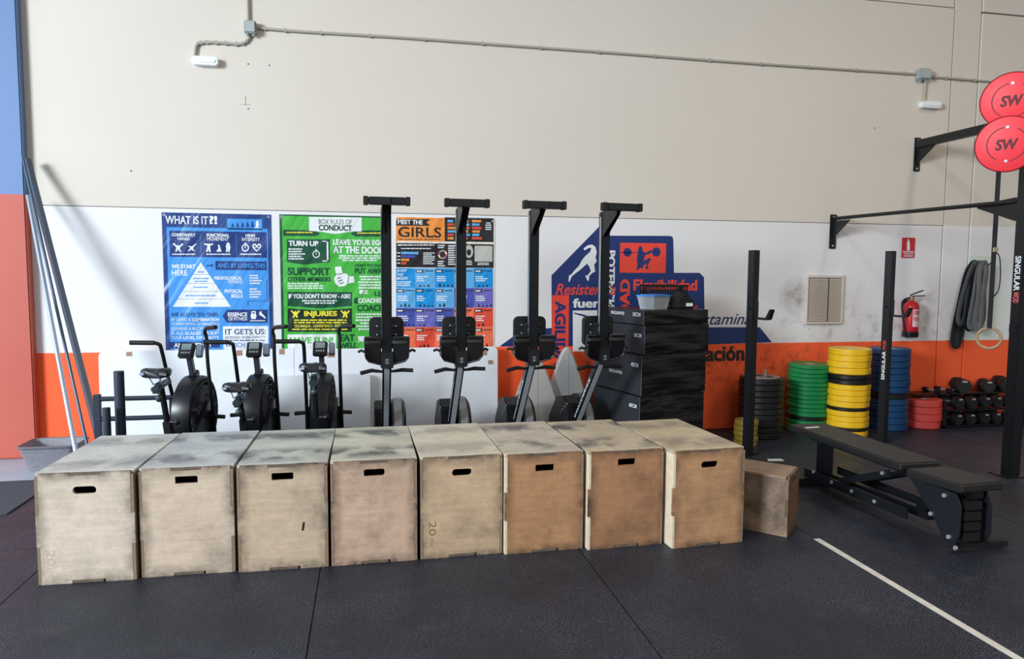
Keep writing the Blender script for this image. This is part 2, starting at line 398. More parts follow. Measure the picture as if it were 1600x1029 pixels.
# blue poster (crop measured at 4.118 px)
t = poster('blue_poster', 'blue vinyl poster headed WHAT IS IT with a white pyramid', ((252.6, 331.5), (427.5, 549)), (36, 66, 128))
P = Print(t, D-.0066, lambda X, Y: (230+X/4.118, 310+Y/4.118), {'sky': vink('skyblue', (70, 150, 226)), 'navy': vink('deepblue', (34, 58, 120)), 'white': vink('white', (232, 234, 236)), 'bluetxt': vink('midblue', (60, 130, 210))})
P.rect('sky', 138, 190, 783, 975, 1)
P.rect('sky', 515, 132, 740, 200, 1)
P.text('white', 'WHAT IS IT', 118, 112, 392, 165, 1, .012); P.text('white', '?!', 400, 112, 452, 165, 1, .035)
for i, xx in enumerate((540, 572, 604, 636, 668)): P.poly('navy', [(xx, 192), (xx+6, 165-i*3), (xx+12, 158-i*3), (xx+16, 170-i*3), (xx+22, 192), (xx+14, 180)], 2)
P.poly('white', [(696, 192), (704, 165), (698, 160), (706, 140), (714, 142), (716, 160), (722, 172), (712, 172), (718, 192), (711, 192), (706, 178), (702, 193)], 2)
P.rect('navy', 145, 212, 770, 378, 2)
P.text('white', 'CONSTANTLY', 160, 224, 312, 244, 3, .03); P.text('white', 'VARIED', 195, 250, 275, 268, 3, .01)
P.text('white', 'FUNCTIONAL', 384, 226, 530, 247, 3, .03); P.text('white', 'MOVEMENT', 388, 250, 526, 272, 3, .01)
P.text('white', 'HIGH', 634, 228, 694, 248, 3, .03); P.text('white', 'INTENSITY', 610, 252, 725, 274, 3, .01)
P.rect('sky', 344, 224, 346, 366, 3); P.rect('sky', 574, 224, 576, 366, 3)
P.poly('white', [(165, 292), (180, 288), (185, 300), (192, 304), (195, 298), (202, 304), (215, 300), (222, 288), (235, 294), (212, 314), (214, 330), (222, 345), (210, 342), (202, 326), (192, 340), (182, 345), (190, 315)], 3)
P.poly('white', [(262, 305), (290, 308), (318, 288), (320, 292), (300, 312), (296, 325), (310, 338), (298, 336), (285, 328), (266, 340), (262, 336), (280, 318)], 3)
P.poly('white', [(366, 288), (390, 292), (425, 290), (425, 298), (405, 302), (410, 345), (400, 345), (396, 325), (388, 345), (380, 343), (390, 302), (368, 296)], 3)
P.poly('white', [(446, 342), (460, 318), (455, 300), (465, 296), (472, 318), (480, 342)], 3)
P.poly('white', [(506, 310), (512, 288), (522, 280), (532, 290), (536, 315), (530, 345), (522, 345), (520, 322), (514, 345), (507, 340), (510, 318)], 3)
P.poly('white', [(632+24*math.cos(R(a)), 317+24*math.sin(R(a))) for a in range(0, 360, 24)], 3); P.poly('navy', [(632+17*math.cos(R(a)), 317+17*math.sin(R(a))) for a in range(0, 360, 24)], 4)
P.rect('white', 627, 284, 638, 294, 3); P.rect('white', 629, 305, 634, 320, 5)
P.poly('white', [(706, 342), (680, 318), (676, 302), (686, 290), (698, 292), (706, 302), (714, 292), (726, 290), (735, 302), (730, 318)], 3); P.poly('navy', [(706, 333), (688, 316), (684, 303), (692, 298), (706, 311), (720, 298), (728, 303), (724, 316)], 4)
P.rect('white', 684, 311, 728, 315, 5)
for a, b in ((162, 312), (382, 538), (600, 740)): P.lines('white', a, 352, b, 366, 1, 3, False, .05)
P.text('white', 'WE START', 158, 424, 312, 450, 3, .03); P.text('white', 'HERE', 160, 460, 260, 495, 3, .012)
P.poly('white', [(346, 410), (166, 696), (540, 696)], 3)
for yy in (488, 546, 597, 646): hw = (yy-410)*.645; P.rect('navy', 346-hw, yy-.9, 346+hw*1.02, yy+.9, 4)
for y0, hw in ((466, 22), (508, 52), (526, 42), (564, 48), (618, 100), (666, 44)): P.lines('sky', 348-hw, y0, 348+hw, y0+14, 1, 4, False, .02)
P.rect('navy', 440, 404, 770, 460, 2); P.text('sky', 'AND BY USING THIS', 454, 416, 760, 446, 3, .012)
P.poly('navy', [(384, 427), (412, 427), (412, 419), (428, 431), (412, 443), (412, 435), (384, 435)], 3)
P.text('white', 'NEUROLOGICAL', 434, 500, 612, 522, 3, .03); P.text('white', 'FITNESS', 522, 526, 612, 546, 3, .01)
P.text('white', 'PHYSICAL', 500, 584, 616, 608, 3, .03); P.text('white', 'SKILLS', 540, 614, 616, 638, 3, .03)
P.lines('white', 660, 488, 745, 554, 4, 3, False, .4); P.lines('white', 660, 574, 735, 642, 4, 3, False, .4)
for r_ in ((770, 520, 773, 660), (655, 657, 773, 660), (648, 660, 652, 690)): P.rect('navy', *r_, 3)
P.text('navy', 'WE ADD', 156, 734, 278, 758, 3, .01); P.text('navy', 'IT TO THIS:', 286, 734, 460, 758, 3, .02)
for i, (a, b) in enumerate((('BY USING A', 'COMBINATION'), ('OF WEIGHTLIFTING,', 'GYMNASTICS'), ('RUNNING &', 'ROWING'), ('IS ALL', 'SCALED TO SUIT'), ('YOUR', 'LEVEL OF ABILITY'))):
    y0 = 768+i*29; xm = (280, 318, 285, 236, 226)[i]
    P.text('white', a, 158, y0, xm, y0+20, 3, .0); P.text('white', b, xm+8, y0, 466, y0+20, 3, .025 if i in (0, 3, 4) else .0)
P.poly('navy', [(486, 756), (515, 714), (775, 714), (775, 798), (515, 798)], 2); P.text('white', 'ESSENCE', 520, 732, 645, 758, 3, .03); P.text('white', 'OF FITNESS', 522, 762, 645, 784, 3, .01)
P.poly('white', [(672, 724), (698, 724), (700, 742), (704, 755), (698, 774), (672, 774), (666, 755), (670, 742)], 3); P.poly('navy', [(678, 730), (692, 730), (692, 740), (678, 740)], 4)
P.poly('white', [(722, 732), (734, 722), (738, 738), (752, 750), (766, 768), (758, 772), (738, 756), (722, 748)], 3); P.lines('white', 664, 780, 764, 792, 1, 3, False, .05)
P.rect('white', 490, 820, 780, 975, 2); P.text('navy', 'IT GETS US:', 502, 838, 764, 874, 3, .012); P.text('navy', 'INCREASED WORK CAPACITY', 502, 884, 764, 900, 3, .005)
P.lines('navy', 502, 906, 764, 918, 1, 3, False, .05); P.text('bluetxt', 'WHICH MEANS:', 502, 924, 764, 956, 3, .012)
P.rect('navy', 138, 920, 470, 960, 2); P.text('white', 'AND THEN BY', 174, 927, 420, 956, 3, .03); P.lines('white', 176, 964, 400, 976, 1, 3, False, .05)
P.done()

# green poster (crop 4.116)
t = poster('green_poster', 'green vinyl poster headed BOX RULES OF CONDUCT behind the first rower', ((436.5, 334.5), (604, 549)), (28, 82, 52))
P = Print(t, D-.0066, lambda X, Y: (430+X/4.116, 310+Y/4.116), {'green': vink('green', (72, 178, 66)), 'dark': vink('bottlegreen', (22, 78, 54)), 'white': vink('white', (232, 234, 236)), 'yellow': vink('yellow', (236, 222, 60)), 'black': vink('blackgreen', (26, 46, 36))})
P.rect('green', 52, 118, 700, 975, 1)
P.poly('dark', [(52, 200), (250, 205), (290, 225), (262, 242), (52, 240)], 2); P.poly('dark', [(485, 225), (530, 205), (700, 205), (700, 245), (515, 245)], 2)
P.poly('white', [(218, 118), (556, 122), (556, 212), (500, 212), (386, 228), (280, 212), (218, 208)], 3)
P.text('dark', 'BOX RULES OF', 280, 134, 492, 166, 4, .0); P.text('dark', 'CONDUCT', 280, 170, 494, 208, 4, .035)
P.lines('yellow', 72, 212, 240, 226, 1, 3, False, .02); P.lines('yellow', 528, 216, 690, 230, 1, 3, False, .02)
P.poly('dark', [(76, 262), (352, 262), (352, 408), (180, 425), (76, 408)], 2); P.text('white', 'TURN UP', 86, 272, 278, 306, 3, .035)
P.lines('white', 86, 318, 215, 396, 5, 3, False, .45)
P.poly('white', [(264+24*math.cos(R(a)), 358+24*math.sin(R(a))) for a in range(0, 360, 24)], 3); P.poly('dark', [(264+18*math.cos(R(a)), 358+18*math.sin(R(a))) for a in range(0, 360, 24)], 4)
P.rect('white', 259, 326, 269, 336, 3); P.rect('white', 262, 345, 266, 362, 5)
for r_ in ((332, 272, 342, 405), (304, 272, 342, 278), (304, 398, 342, 405)): P.rect('white', *r_, 3)
P.text('white', 'LEAVE YOUR EGO', 372, 264, 706, 300, 3, .03); P.text('white', 'AT THE DOOR', 372, 308, 702, 354, 3, .035)
P.lines('white', 390, 362, 700, 406, 3, 3, True, .3)
P.text('dark', 'SUPPORT', 80, 444, 354, 494, 3, .035); P.text('dark', 'OTHER MEMBERS', 80, 504, 358, 534, 3, .035); P.lines('white', 80, 540, 366, 584, 3, 3, False, .35)
P.poly('white', [(384, 440), (424, 436), (434, 480), (462, 484), (470, 500), (506, 500), (510, 540), (466, 545), (450, 562), (410, 566), (386, 545), (378, 515), (392, 490)], 3)
for l_ in ([(398, 512), (420, 505), (424, 509), (400, 517)], [(404, 530), (432, 520), (436, 524), (408, 535)], [(414, 546), (440, 536), (444, 540), (418, 551)], [(384, 486), (434, 480), (434, 484), (386, 490)], [(470, 500), (474, 500), (470, 540), (465, 542)]): P.poly('dark', l_, 4)
P.text('dark', "DON'T PUT DOWN,", 512, 420, 720, 444, 3, .03); P.text('dark', 'PUT AWAY', 512, 448, 712, 484, 3, .035); P.lines('white', 520, 494, 700, 584, 5, 3, True, .35)
P.poly('dark', [(80, 600), (494, 602), (494, 690), (290, 706), (80, 690)], 2); P.text('white', "IF YOU DON'T KNOW - ASK!", 86, 612, 484, 642, 3, .035); P.lines('white', 166, 650, 405, 680, 2, 3, True, .2)
P.poly('black', [(80, 705), (290, 720), (494, 705), (494, 856), (80, 856)], 2); P.text('yellow', 'INJURIES', 186, 722, 398, 766, 3, .035)
for cx in (130, 450): P.poly('yellow', [(cx-30, 722), (cx-22, 716), (cx-12, 730), (cx, 722), (cx+12, 730), (cx+22, 716), (cx+30, 724), (cx+12, 744), (cx+16, 766), (cx+6, 766), (cx, 752), (cx-8, 766), (cx-18, 766), (cx-10, 744)], 3)
P.lines('yellow', 118, 774, 464, 806, 2, 3, True, .2); P.text('yellow', 'TECHNIQUE - CONSISTENCY - INTENSITY', 122, 810, 474, 830, 3, .02); P.lines('yellow', 108, 834, 470, 848, 1, 3, True, .05)
P.poly('white', [(540, 590), (566, 584), (562, 612), (542, 612)], 3); P.text('white', '=', 570, 590, 596, 612, 3, .02); P.text('dark', 'LET', 638, 596, 712, 626, 3, .035)
P.poly('dark', [(506, 645), (530, 632), (530, 676), (506, 672)], 3); P.text('white', 'COACHES', 534, 640, 692, 670, 3, .035); P.text('dark', 'COACH', 526, 682, 700, 724, 3, .035); P.lines('white', 510, 734, 700, 850, 6, 3, True, .4)
P.rect('white', 80, 872, 392, 975, 2); P.text('green', 'HAVE FUN!', 94, 890, 372, 930, 3, .03); P.text('dark', 'EAT', 416, 872, 512, 918, 3, .035); P.text('dark', 'WELL', 414, 926, 526, 964, 3, .035)
P.poly('white', [(530, 884), (580, 884), (574, 910), (556, 916), (536, 910)], 3); P.lines('white', 528, 914, 582, 924, 1, 3, False, .02)
P.done()

# orange and blue workout poster (crop 4.115)
t = poster('orange_poster', 'orange and black poster headed MEET THE GIRLS above blue and orange workout squares', ((617.2, 338.6), (772, 545.5)), (232, 226, 220))
P = Print(t, D-.0066, lambda X, Y: (600+X/4.115, 310+Y/4.115), {'orange': vink('amber', (238, 146, 62)), 'dark': vink('charcoal', (38, 36, 38)), 'blue': vink('azure', (16, 142, 214)), 'lb': vink('lightblue', (96, 172, 226)), 'indigo': vink('indigo', (72, 84, 168)), 'violet': vink('violet', (112, 106, 186)), 'coral': vink('coral', (236, 112, 78)), 'red': vink('vermilion', (226, 78, 58)), 'grey': vink('palegrey', (190, 188, 180)), 'white': vink('white', (232, 234, 236)), 'rule': vink('cream', (240, 220, 200))})
P.rect('orange', 78, 122, 390, 274, 1); P.rect('dark', 390, 124, 704, 278, 1); P.poly('dark', [(78, 134), (298, 132), (272, 154), (298, 176), (78, 174)], 2)
P.text('white', 'MEET THE', 88, 138, 248, 166, 3, .03); P.text('dark', 'GIRLS', 90, 184, 368, 250, 2, .012); P.lines('dark', 96, 258, 362, 268, 1, 2, False, .02)
for i in range(6):
    for (a, b) in ((408, 462), (500, 556), (566, 628)):
        P.rect(('lb', 'red', 'orange')[(i+a) % 3], a, 138+i*22, b-random.randint(0, 18), 153+i*22, 2)
P.lines('white', 650, 152, 690, 205, 4, 2, True, .3)
P.rect('rule', 78, 280, 704, 288, 1); P.rect('dark', 78, 290, 704, 444, 1)
P.lines('white', 86, 293, 325, 306, 1, 2, False, .02)
for i, (c_, w_) in enumerate((('lb', 110), ('indigo', 88), ('orange', 52), ('red', 34))): P.rect(c_, 110, 342+i*22, 110+w_, 358+i*22, 2); P.rect('white', 84, 346+i*22, 104, 352+i*22, 2)
P.lines('white', 110, 316, 300, 328, 1, 2, False, .02); P.lines('white', 252, 345, 330, 425, 7, 2, False, .3); P.lines('white', 345, 296, 396, 322, 2, 2, False, .2)
for i, c_ in enumerate(('red', 'lb', 'orange', 'white', 'red', 'lb', 'orange', 'white')):
    a0 = i*45; P.poly(c_, [(376+30*math.cos(R(a0)), 360+30*math.sin(R(a0))), (376+30*math.cos(R(a0+40)), 360+30*math.sin(R(a0+40))), (376+20*math.cos(R(a0+40)), 360+20*math.sin(R(a0+40))), (376+20*math.cos(R(a0)), 360+20*math.sin(R(a0)))], 2)
P.lines('white', 345, 398, 395, 440, 3, 2, False, .3); P.lines('white', 412, 298, 458, 430, 9, 2, False, .2)
P.poly('grey', [(545+28*math.cos(R(a)), 340+42*math.sin(R(a))) for a in range(0, 360, 20)], 2); P.poly('dark', [(545+14*math.cos(R(a)), 346+20*math.sin(R(a))) for a in range(0, 360, 20)], 3); P.lines('white', 528, 396, 572, 430, 3, 2, False, .2)
P.rect('grey', 582, 304, 696, 405, 2); P.lines('white', 586, 410, 690, 430, 2, 2, True, .4)
cols = [78, 201, 328, 452, 578, 702]; rows = [448, 574, 702, 826, 962]
cc = [['blue', 'lb', 'blue', 'lb', 'blue'], ['lb', 'blue', 'lb', 'indigo', 'violet'], ['indigo', 'violet', 'indigo', 'coral', 'red'], ['coral', 'red', 'coral', 'red', 'coral']]
for j in range(4):
    for i in range(5):
        a, b, c_, d_ = cols[i], rows[j], cols[i+1], rows[j+1]
        P.rect(cc[j][i], a, b, c_-1, d_-1, 1)
        if i == 0 and j == 0:
            for k, wd in enumerate(('JUST', "YO'", 'BODY')): P.text('white', wd, a+4, b+8+k*24, a+4+(64, 42, 74)[k], b+26+k*24, 2, .03)
            P.lines('white', a+4, b+82, a+98, b+118, 3, 2, False, .3); continue
        P.poly('dark', [(a+2, b+10), (a+58, b+10), (a+48, b+19), (a+58, b+28), (a+2, b+28)], 2); P.rect('white', a+8, b+15, a+42, b+23, 3)
        P.lines('dark', a+62, b+12, c_-8, b+24, 1, 2, False, .1); P.lines('white', a+10, b+48, a+86, b+88, 3, 2, False, .5)
        for k in range(2+(i+j) % 3): xx = a+24+k*26; hh = random.randint(10, 26); P.poly('dark', [(xx, d_-8), (xx+5, d_-8-hh), (xx+11, d_-8-hh*.7), (xx+16, d_-8)], 2)
P.done()

# ================================================================== wall electrics
def junction(px0, py0, px1, py1, label):
    a, b = on_y(px0, py0, D-.08), on_y(px1, py1, D-.08)
    t = thing('junction_box', label, 'junction box', ((a.x+b.x)/2, D, b.z))
    MB().box(a.x, b.x, D-.085, D-.006, b.z, a.z).build('box_body', GREYP, t, bevel=.008)
    MB().box(a.x+.008, b.x-.008, D-.092, D-.0855, b.z+.008, a.z-.008).build('box_lid', mat('grey_lid', (172, 178, 176), .45), t, bevel=.004)
    for dx in (.25, .75): MB().cyl((a.x+(b.x-a.x)*dx, D-.045, b.z-.018), (a.x+(b.x-a.x)*dx, D-.045, b.z+.002), .014, 10).build('cable_gland', GREYP, t)
junction(381, 31, 400, 52, 'grey junction box on the wall above the blue poster')
junction(1438, 106, 1455, 124, 'grey junction box high on the wall near the red plates')
PIPE = mat('pvc_conduit', (176, 170, 156), .5)
def conduit(pts, label, r=.0125):
    P3 = [on_y(px, py, D-.026) for px, py in pts]
    o = tag(MB().tube(P3, r, 8).build('conduit', PIPE, loc=P3[0]), label, 'conduit')
    if len(P3) > 2:
        for p in P3[1:-1:2]: MB().cbox((p.x, D-.018, p.z), (.018, .028, .036)).build('clip', GREYP, o)
def bez(pts, n=8):                         # Catmull-Rom through pixel points
    o = []; q = [pts[0]]+list(pts)+[pts[-1]]
    for i in range(1, len(q)-2):
        for k in range(n):
            t = k/n; a, b, c_, d_ = q[i-1], q[i], q[i+1], q[i+2]
            o.append(tuple(.5*(2*b[j]+(c_[j]-a[j])*t+(2*a[j]-5*b[j]+4*c_[j]-d_[j])*t*t+(3*b[j]-a[j]-3*c_[j]+d_[j])*t**3) for j in range(len(b))))
    return o+[pts[-1]]
conduit([(386, -30), (387.5, 32)], 'grey conduit rising from the left junction box out of the top', .014)
conduit(bez([(390, 52), (387, 62), (375, 68.5), (345, 66.5), (318, 66), (307, 70), (304, 86)], 4), 'curved grey conduit leading to the left emergency light', .013)
conduit(bez([(404, 43.5), (470, 49), (620, 58), (800, 71), (980, 84), (1150, 97), (1300, 107), (1438, 116)], 4), 'long grey conduit running across the wall between both junction boxes')
conduit(bez([(1456, 120), (1490, 122.5), (1545, 127), (1700, 140)], 4), 'grey conduit running right from the right junction box', .011)
conduit([(1446.5, 124), (1443.5, 158)], 'short pale conduit dropping to the right emergency light', .013)
def emlight(px0, py0, px1, py1, label):
    a, b = on_y(px0, py0, D-.06), on_y(px1, py1, D-.06)
    t = thing('emergency_light', label, 'emergency light', ((a.x+b.x)/2, D, b.z))
    MB().prism(rrect(a.x, b.z, b.x, a.z, .03), XZ(D-.075), .07).build('housing', WHT, t, bevel=.006)
    MB().prism(rrect(a.x+.045, b.z+.022, b.x-.02, a.z-.022, .02), XZ(D-.083), .01).build('diffuser', mat('frosted_diffuser', (245, 246, 248), .25), t, bevel=.003)
emlight(299.5, 87, 341, 103, 'white emergency light left on the wall, below a curved conduit')
emlight(1441, 157.5, 1470, 169.5, 'white emergency light on the wall near the red plates')

# ================================================================== fire point, grille
t = thing('fire_sign', 'red fire extinguisher sign above the extinguisher', 'sign', on_y(1418, 402, D))
P = Print(t, D-.010, lambda X, Y: (X, Y), {'w': WHINK})
a, b = on_y(1409, 371, D), on_y(1427.5, 402.5, D)
MB().box(a.x, b.x, D-.010, D-.0075, b.z, a.z).build('sign_plate', mat('sign_red', (196, 40, 44), .4), t)
P.poly('w', [(1416, 391), (1416, 379), (1417.2, 376), (1417.2, 373.5), (1419.4, 373.5), (1419.4, 376), (1420.6, 379), (1420.6, 391)], 1)
P.rect('w', 1409.4, 392.3, 1427, 393.4, 1); P.text('w', 'EXTINTOR', 1411, 394.6, 1425.5, 397.2, 1, .02); P.text('w', 'INCENDIOS', 1411, 398.4, 1425.5, 401, 1, .02)
P.done()
ec = on_y(1423, 500, D-.1)
t = thing('fire_extinguisher', 'red fire extinguisher hung on the wall beside the right squat stand', 'fire extinguisher', (ec.x, ec.y, ec.z-.2))
X, Y, Z = ec.x, ec.y, ec.z-.19
MB().lathe([(0, .045), (.078, .045), (.082, .06), (.082, .335), (.072, .375), (.045, .402), (.022, .41), (.022, .425), (0, .425)], Matrix.Translation((X, Y, Z)), 28, False).build('cylinder_body', mat('extinguisher_red', (190, 24, 34), .3), t)
MB().lathe([(0, 0), (.080, 0), (.086, .01), (.086, .06), (.082, .065), (0, .065)], Matrix.Translation((X, Y, Z)), 28, False).build('foot_ring', PLA, t)
MB().cyl((X, Y, Z+.42), (X, Y, Z+.46), .02).cyl((X-.03, Y, Z+.44), (X+.03, Y, Z+.44), .014).build('valve', mat('brass_valve', (170, 150, 120), .35, .7), t)
MB().bar((X-.02, Y-.0, Z+.462), (X+.14, Y-.03, Z+.468), .022, .012).bar((X-.02, Y, Z+.475), (X+.12, Y-.03, Z+.53), .022, .012).build('lever_handle', PLA, t, bevel=.003)
MB().tube(bez([(X-.02, Y, Z+.44), (X-.09, Y-.01, Z+.43), (X-.14, Y-.02, Z+.38), (X-.125, Y-.03, Z+.22), (X-.10, Y-.04, Z+.05)], 5), .011, 8).build('hose', RUB, t)
lb = MB()
for k in range(10):
    a0, a1 = R(-118+k*7), R(-118+(k+1)*7)
    lb.quad([(X+.0828*math.cos(q_), Y+.0828*math.sin(q_), Z+zz) for q_, zz in ((a0, .12), (a1, .12), (a1, .315), (a0, .315))])
lbl = lb.build('paper_label', mat('label_white', (222, 196, 198), .6), t)
lt = MB()
for k, s_ in enumerate(('EXTINTOR', 'POLVO')): 
    ang = lambda u: R(-112+u*56)
    lt.add2d(text(s_, .03), lambda u, v, q, k=k: Vector((X+(.0835+.00012*q)*math.cos(ang(u)), Y+(.0835+.00012*q)*math.sin(ang(u)), Z+.255-k*.07+v*.045)))
lt.build('lettering', mat('sign_red', (196, 40, 44)), t, recalc=False)
MB().box(X-.03, X+.03, Y+.08, D, Z+.30, Z+.42).build('wall_bracket', STEEL, t)
a, b = on_y(1259.5, 429.5, D), on_y(1313.5, 505.5, D)
t = thing('ventilation_grille', 'beige louvred ventilation grille set in the white wall', 'grille', ((a.x+b.x)/2, D, b.z))
f = MB(); GR = mat('grille_beige', (186, 172, 160), .5); x0, x1, z0, z1 = a.x, b.x, b.z, a.z; xm = x0+(x1-x0)*.6
f.box(x0, x1, D-.03, D, z1-.03, z1).box(x0, x1, D-.03, D, z0, z0+.025).box(x0, x0+.02, D-.03, D, z0+.025, z1-.03).box(x1-.02, x1, D-.03, D, z0+.025, z1-.03)
f.build('grille_frame', mat('grille_rim', (214, 204, 194), .5), t, bevel=.003)
MB().box(x0+.02, x1-.02, D-.006, D-.001, z0+.025, z1-.03).build('grille_backing', mat('grille_shadow', (92, 78, 70), .8), t)
for xa, xb in ((x0+.03, xm-.008), (xm+.008, x1-.022)):
    n = 24
    for k in range(n):
        zz = z0+.03+(z1-z0-.066)*(k+.5)/n
        MB().cbox(((xa+xb)/2, D-.018, zz), (xb-xa, .004, .021), (R(-28), 0, 0)).build('slat', GR, t)

# ================================================================== plywood plyo boxes
def ply(name, base, seed, dirt, top=False, W_=.493, H_=.61):
    M, g = newmat(name, .55 if not top else .48)
    tc = g.N.new('ShaderNodeTexCoord').outputs['Object']
    v = g.map(tc, (seed*3.7, seed*1.3, seed*2.1))
    grain = g.noise(g.map(v, (0, 0, 0), (2, 9, 22) if not top else (4, 16, 9)), 2.2, 6, .6)
    big = g.noise(v, 2.6, 5, .6); mid = g.noise(g.map(v, (7, 3, 1)), 8, 6, .7); fine = g.noise(v, 60, 3, .7)
    b = lin(base); lo = tuple(x*.88 for x in b[:3])+(1,); hi = tuple(min(1, x*1.08) for x in b[:3])+(1,)
    c = g.mix(g.step(grain, .3, .7), lo, hi)
    dk = lin((70, 56, 46)) if not top else lin((54, 58, 68))
    x, y, z = g.sep(tc)[:3]
    if not top:
        e = g.math('MINIMUM', g.math('MINIMUM', x, g.math('SUBTRACT', W_, x)), g.math('MINIMUM', z, g.math('SUBTRACT', H_, z)))
        ed = g.math('MAXIMUM', g.math('MULTIPLY', g.step(e, .075, .0), g.step(mid, .34, .62, .22, 1)), g.math('MULTIPLY', g.step(z, H_-.022, H_-.004), g.step(mid, .3, .6, .25, 1)))
        st = g.math('MULTIPLY', g.step(big, .45, .68), g.step(mid, .32, .6, .3, 1))
        f_ = g.math('MAXIMUM', g.math('MULTIPLY', ed, min(1, .62+dirt*.7)), g.math('MULTIPLY', st, dirt))
    else:
        # two rows of scuff blotches left by shoes, front and rear of each lid
        band = g.math('MAXIMUM', g.step(g.math('ABSOLUTE', g.math('SUBTRACT', y, .22)), .20, .06), g.step(g.math('ABSOLUTE', g.math('SUBTRACT', y, .72)), .17, .05))
        blob = g.noise(g.map(v, (2, 9, 4), (1, .8, 1)), 4.6, 4, .5)
        f_ = g.math('MULTIPLY', g.math('MULTIPLY', g.step(blob, .39, .54), band), g.step(mid, .25, .55, .5, 1))
        f_ = g.math('MAXIMUM', g.math('MULTIPLY', f_, min(1., dirt)), g.math('MULTIPLY', g.step(big, .42, .7), dirt*.35))
    c = g.mix(f_, c, dk)
    c = g.mix(g.step(g.noise(g.map(v, (4, 4, 4)), 22, 5, .75), .42, .70, 0, .30), c, tuple(x*.45 for x in b[:3])+(1,))
    c = g.mix(g.step(fine, .66, .74, 0, .25), c, lin((225, 212, 192)))
    g.L.new(c, g.N['Principled BSDF'].inputs['Base Color'])
    g.bump(g.math('ADD', grain, g.math('MULTIPLY', fine, .4)), .12, .003)
    return M
EDGE = mat('plywood_edge', (138, 116, 94), .65, 0, .25, 30, stretch=(1, 1, 6))
TONG = mat('finger_joint_dark', (104, 88, 74), .7, 0, .25, 30)
EDGE_LIT = mat('lit_plywood_edge', (222, 204, 178), .6, 0, .1, 20)  # for left side panels: light from the left put into the colour
SLOT = mat('slot_dark', (24, 22, 22), .8)
def plyo(pos, rz, label, base, seed, dirt, topc, tdirt, slot_r, slot_z, mark=None, w_=.493, d_=.905, h_=.61, grp='plywood plyo boxes in the front row', edge=None, slot_w=.118):
    t = thing('plyo_box', label, 'plyo box', pos, rz, grp); T = .018
    m_ = ply('plywood_face_%d' % seed, base, seed, dirt, False, w_, h_); mt = ply('plywood_lid_%d' % seed, topc, seed+31, tdirt, True)
    zz = [0, .34*h_, .62*h_, h_]
    n = T*.95                                # finger joints: the face runs to the edge only in the middle third
    out = [(n, 0), (w_*.34, 0), (w_*.34, n), (w_*.68, n), (w_*.68, 0), (w_-n, 0), (w_-n, zz[1]), (w_, zz[1]), (w_, zz[2]), (w_-n, zz[2]), (w_-n, h_-.001),
           (w_*.66, h_-.001), (w_*.66, h_-n), (w_*.34, h_-n), (w_*.34, h_-.001), (n, h_-.001), (n, zz[2]), (0, zz[2]), (0, zz[1]), (n, zz[1])]
    cx = w_*.5; hole = rrect(cx-slot_w/2, h_-slot_z-.021, cx+slot_w/2, h_-slot_z+.021, slot_r)
    MB().prism([out, hole], XZ(0), T).build('front_panel', m_, t, bevel=.0012, seg=1, world=False)
    MB().prism([[(0, 0), (w_, 0), (w_, h_-T-.001), (0, h_-T-.001)], hole], XZ(d_-T), T).build('rear_panel', m_, t, world=False)
    e_ = edge or EDGE; sides = e_ if isinstance(e_, tuple) else (e_, e_); e_ = sides[1]
    for s in (0, 1):
        xa = 0 if s == 0 else w_-n
        q_ = MB().box(xa+.0006, xa+n-.0006, T+.0006, d_-T, 0, h_-T-.001)
        q_.box(xa+.0006, xa+n-.0008, .0012, T+.0006, 0, zz[1]-.001).box(xa+.0006, xa+n-.0008, .0012, T+.0006, zz[2]+.001, h_-T-.001)
        q_.build('side_panel', sides[s], t, world=False, bevel=.0008, seg=1)
    MB().box(0, w_, T+.0005, d_, h_-T, h_).build('top_panel', mt, t, world=False, bevel=.002, seg=1)
    for za in (h_-T+.0005, .001): MB().box(w_*.34+.001, w_*.66-.001, .0012, T, za, za+n-.0015).build('finger_joint', TONG, t, world=False)
    MB().box(n, w_-n, T, d_-T, .001, T).build('bottom_panel', e_, t, world=False)
    if mark:
        lt = MB(); x_, z_, s_ = mark
        flat_text(lt, '20', (x_, -.0006, z_), (0, 0, -.085), (.042, 0, 0), .0, 0)
        flat_text(lt, 'IN', (x_+.008, -.0006, z_-.10), (0, 0, -.05), (.018, 0, 0), -.01, 0)
        lt.build('stencilled_number', s_, t, world=False, recalc=False)
    return t
BX = [(-1.750, 4.152, -.029), (-1.239, 4.155, -.015), (-.727, 4.13, -.01), (-.219, 4.124, .005), (.292, 4.128, .022), (.794, 4.109, .027), (1.308, 4.085, .037), (1.827, 4.014, .055)]
FADE = mat('faded_stencil', (200, 172, 150), .7); STEN = mat('brown_stencil', (146, 104, 66), .7)
specs = [
 ('leftmost plywood plyo box in the front row, palest face with rounded hand slot', (220, 202, 182), .42, (206, 202, 194), .6, .02, .098, (.045, .19, FADE)),
 ('pale plywood plyo box second from the left, square hand slot and dark joint strips', (214, 192, 170), .48, (196, 196, 192), .75, .007, .07, None),
 ('plywood plyo box third from the left with a short black smear on its face', (204, 180, 154), .65, (198, 196, 186), .9, .007, .07, None),
 ('plywood plyo box fourth from the left with pinkish face and big dark lid stain', (204, 172, 148), .6, (204, 198, 180), .95, .012, .072, None),
 ('plywood plyo box fifth from the left stencilled 20, with clean pale lid', (206, 176, 144), .5, (212, 202, 180), .4, .02, .098, (.05, .225, STEN)),
 ('orange brown plywood plyo box sixth from the left with sooty lower edge', (190, 142, 102), .7, (200, 188, 168), .85, .007, .09, None),
 ('brown plywood plyo box seventh from the left, square slot, darkly stained lid', (178, 130, 94), .7, (198, 182, 156), .95, .009, .072, None),
 ('rightmost plywood plyo box in the front row, turned out to show a lit side', (194, 148, 108), .62, (200, 182, 152), .5, .02, .095, None)]
